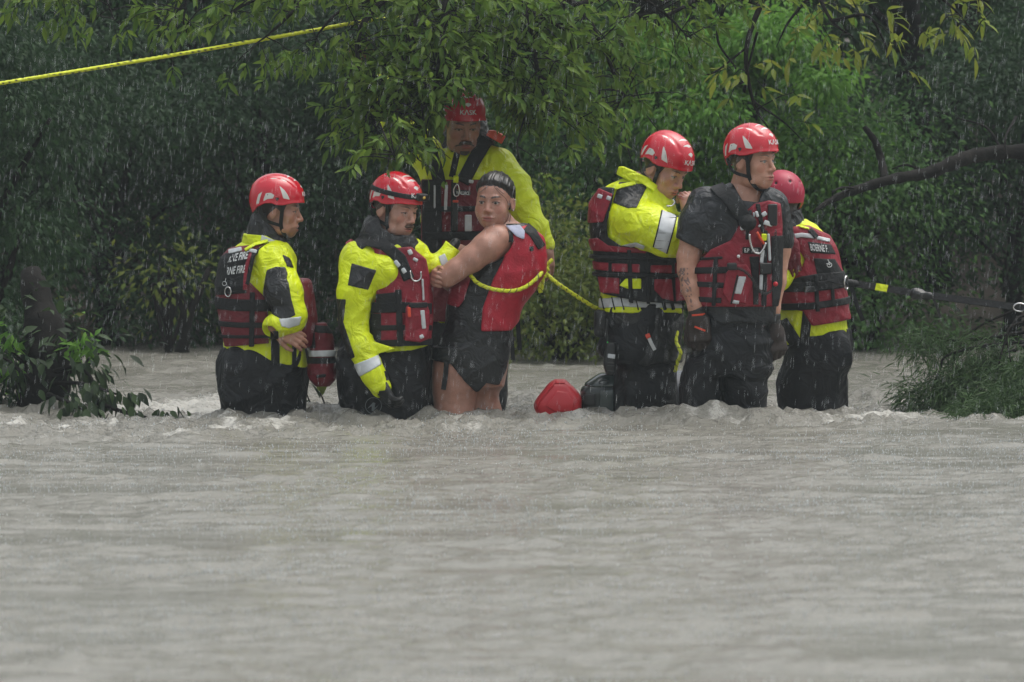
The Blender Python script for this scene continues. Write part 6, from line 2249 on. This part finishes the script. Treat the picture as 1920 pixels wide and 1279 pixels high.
class _Q(Person):
    def __init__(s, y0):
        s.y0, s.s = y0, (y0 - CAM[1]) / FPX


# red fuel can and outboard motor of the swamped boat
c = W(1045, 758, .10)
a = math.radians(44)
R = np.array([[math.cos(a), 0, -math.sin(a)], [0, 1, 0], [math.sin(a), 0, math.cos(a)]])
Rz = np.array([[math.cos(.35), -math.sin(.35), 0], [math.sin(.35), math.cos(.35), 0], [0, 0, 1]])
R = Rz @ R
cq = _Q(.10)
can = cq.loft([(712, 1040, 1060, 14), (718, 1031, 1066, 24), (732, 1019, 1081, 33), (746, 1008, 1090, 38), (760, 1001, 1091, 40), (778, 1008, 1088, 38), (800, 1030, 1080, 30), (830, 1040, 1070, 20)], 4.5)
M_CAN = mat('red_plastic_can', (.50, .012, .022), .38, .5, var=.08, scale=9, bump=.1, coat=.1)
root = solid('fuel_can', can, .005, M_CAN, None, loc=tuple(c + np.array([0, 0, -.12])))
tag(root, 'red plastic fuel can bobbing tilted in the water', 'can')
cq.panel('side_panel', can, [(1044, 730), (1066, 734), (1078, 750), (1074, 768), (1040, 770), (1022, 758)], .004, M_CAN, root, .0)
cq.strap('rim', can, [(1040, 716), (1012, 748), (1004, 764)], 1.6, .005, M_CAN, root, .0)
cq.strap('handle', can, [(1042, 714), (1060, 715)], 3, .006, M_CAN, root, .1)

s = _Q(.16)
M_COWL = mat('dark_green_grey_cowling', (.020, .028, .028), .3, .5, var=.2, scale=8, coat=.2)
body = (s.loft([(722, 1096, 1160, 40, 0), (734, 1088, 1164, 44, 0), (748, 1090, 1164, 44), (790, 1084, 1162, 44), (880, 1100, 1150, 34)], 4.0, .012))
top = s.loft([(700, 1124, 1156, 22, .0), (708, 1112, 1162, 32, .0), (718, 1098, 1165, 40, .0), (725, 1094, 1166, 43, .0)], 3.2, .01)
root = solid('outboard_motor', body, .006, M_COWL, None, loc=tuple(W(1125, 785, .16)))
tag(root, 'dark outboard motor cowling half sunk beside the red can', 'motor')
solid('cowling_lid', top, .005, mat('wet_grey_green_lid', (.035, .05, .048), .22, .5, var=.2, coat=.4), root)
s.panel('side_panel', body, [(1124, 728), (1150, 726), (1150, 790), (1122, 790)], .008, mat('wet_grey_green_lid', (.035, .05, .048)), root, .0)
s.panel('latch', body, [(1090, 738), (1116, 735), (1116, 757), (1090, 757)], .010, M_PLA, root, .0)
tube('vent_rim', s.project(top, *np.array([(1132 + 9 * math.cos(t), 714 + 4 * math.sin(t)) for t in np.linspace(0, 6.2, 20)]).T, .002), .003, M_COWL, root, 6, True)

# swamped inflatable boat: only a sliver of its grey tube shows between the legs
q = spline([W(1180, 768, .62), W(1240, 752, .60), W(1300, 748, .60), W(1360, 756, .62), W(1400, 775, .66)], 30)
M_HULL = mat('grey_boat_tube', (.09, .10, .12), .4, .5)
V, F, LA = tube_arrays(q, np.interp(np.linspace(0, 1, 30), [0, .2, .8, 1], [.09, .13, .13, .09]), 18)
V, F = fix_degenerate(V, F)
boat = put('inflatable_boat', V, F, M_HULL, None, None, True, tuple(W(1290, 785, .60)))
tag(boat, 'grey inflatable boat tube glimpsed between the legs of the right-hand rescuers', 'boat')
sb = _Q(.60)
hull = chain([q[8], q[12], q[16], q[20]], [.13] * 4, .02)
sb.text('F', hull, (1264, 768), (1275, 767), 12, M_WHT, boat, .004)

# ---------------------------------------------------------------- rain
def rain(n, seed):
    r = np.random.default_rng(seed)
    y = r.uniform(-9, 5.0, n)
    x = r.uniform(-3.6, 3.6, n)
    z = r.uniform(.02, 3.0, n)
    L = r.uniform(.015, .045, n)
    w = r.uniform(.0003, .00055, n)
    tilt = .10 + r.normal(0, .03, n)
    top = np.stack([x + L * tilt, y, z + L], 1)
    bot = np.stack([x, y, z], 1)
    mid = bot * .7 + top * .3
    V = np.empty((n, 5, 3))
    V[:, 0], V[:, 1] = top, bot
    for k in range(3):
        a = 2.1 * k
        V[:, 2 + k] = mid + w[:, None] * np.array([math.cos(a), math.sin(a), 0])
    T = np.array([(0, 2, 3), (0, 3, 4), (0, 4, 2), (1, 3, 2), (1, 4, 3), (1, 2, 4)])
    F = (T[None] + np.arange(n)[:, None, None] * 5).reshape(-1, 3)
    return V.reshape(-1, 3), F


M_DROP = mat('rain_water', (.75, .78, .80), .15, .6, var=.02, trans=.55)
V, F = rain(20000, 91)
tag(put('rain', V, F, M_DROP), 'falling raindrops filling the air', 'rain', kind='stuff')

r = np.random.default_rng(93)
n = 46000
d = 11.5 + r.uniform(0, 1, n)**.8 * 14.5
y = d - 25
x = r.uniform(-.115, .115, n) * d * 1.15
keep = r.uniform(0, 1, n) < np.clip(.30 + .7 * fbm(x * 1.2, y * 1.2, 5, 3) + .25 * smooth(-7, -1, y), .06, 1)
x, y = x[keep], y[keep]
n = len(x)
z = water_z(x, y)
hgt = r.uniform(.003, .011, n) * np.where(r.uniform(0, 1, n) < .07, 2.2, 1)
w = r.uniform(.0008, .0022, n)
V = np.empty((n, 6, 3))
V[:, 0] = np.stack([x, y, z - .002], 1)
V[:, 5] = np.stack([x + r.normal(0, .003, n), y, z + hgt], 1)
for k in range(4):
    a = 1.571 * k
    V[:, 1 + k] = np.stack([x + w * math.cos(a), y + w * math.sin(a), z + hgt * .55], 1)
T = np.array([(0, 2, 1), (0, 3, 2), (0, 4, 3), (0, 1, 4), (5, 1, 2), (5, 2, 3), (5, 3, 4), (5, 4, 1)])
F = (T[None] + np.arange(n)[:, None, None] * 6).reshape(-1, 3)
tag(put('rain_splashes', V.reshape(-1, 3), F, M_DROP), 'small white splashes of rain on the brown water', 'splashes', kind='stuff')

# ---------------------------------------------------------------- rain haze
hz = bpy.data.materials.new('rain_haze')
hz.use_nodes = True
t = hz.node_tree
t.nodes.clear()
o = t.nodes.new('ShaderNodeOutputMaterial')
v = t.nodes.new('ShaderNodeVolumePrincipled')
v.inputs['Color'].default_value = (.80, .90, .95, 1)
v.inputs['Density'].default_value = .0009
v.inputs['Anisotropy'].default_value = .0
t.links.new(v.outputs[0], o.inputs['Volume'])
lo, hi = np.array([-340, -340, -1.8]), np.array([340, 345, 14.0])
V = np.array([[(lo, hi)[i][0], (lo, hi)[j][1], (lo, hi)[k][2]] for i in (0, 1) for j in (0, 1) for k in (0, 1)])
F = np.array([(0, 1, 3, 2), (4, 6, 7, 5), (0, 4, 5, 1), (2, 3, 7, 6), (0, 2, 6, 4), (1, 5, 7, 3)])
tag(put('haze', V, F, hz, None, None, False), 'grey veil of rain in the air', 'haze', kind='stuff')
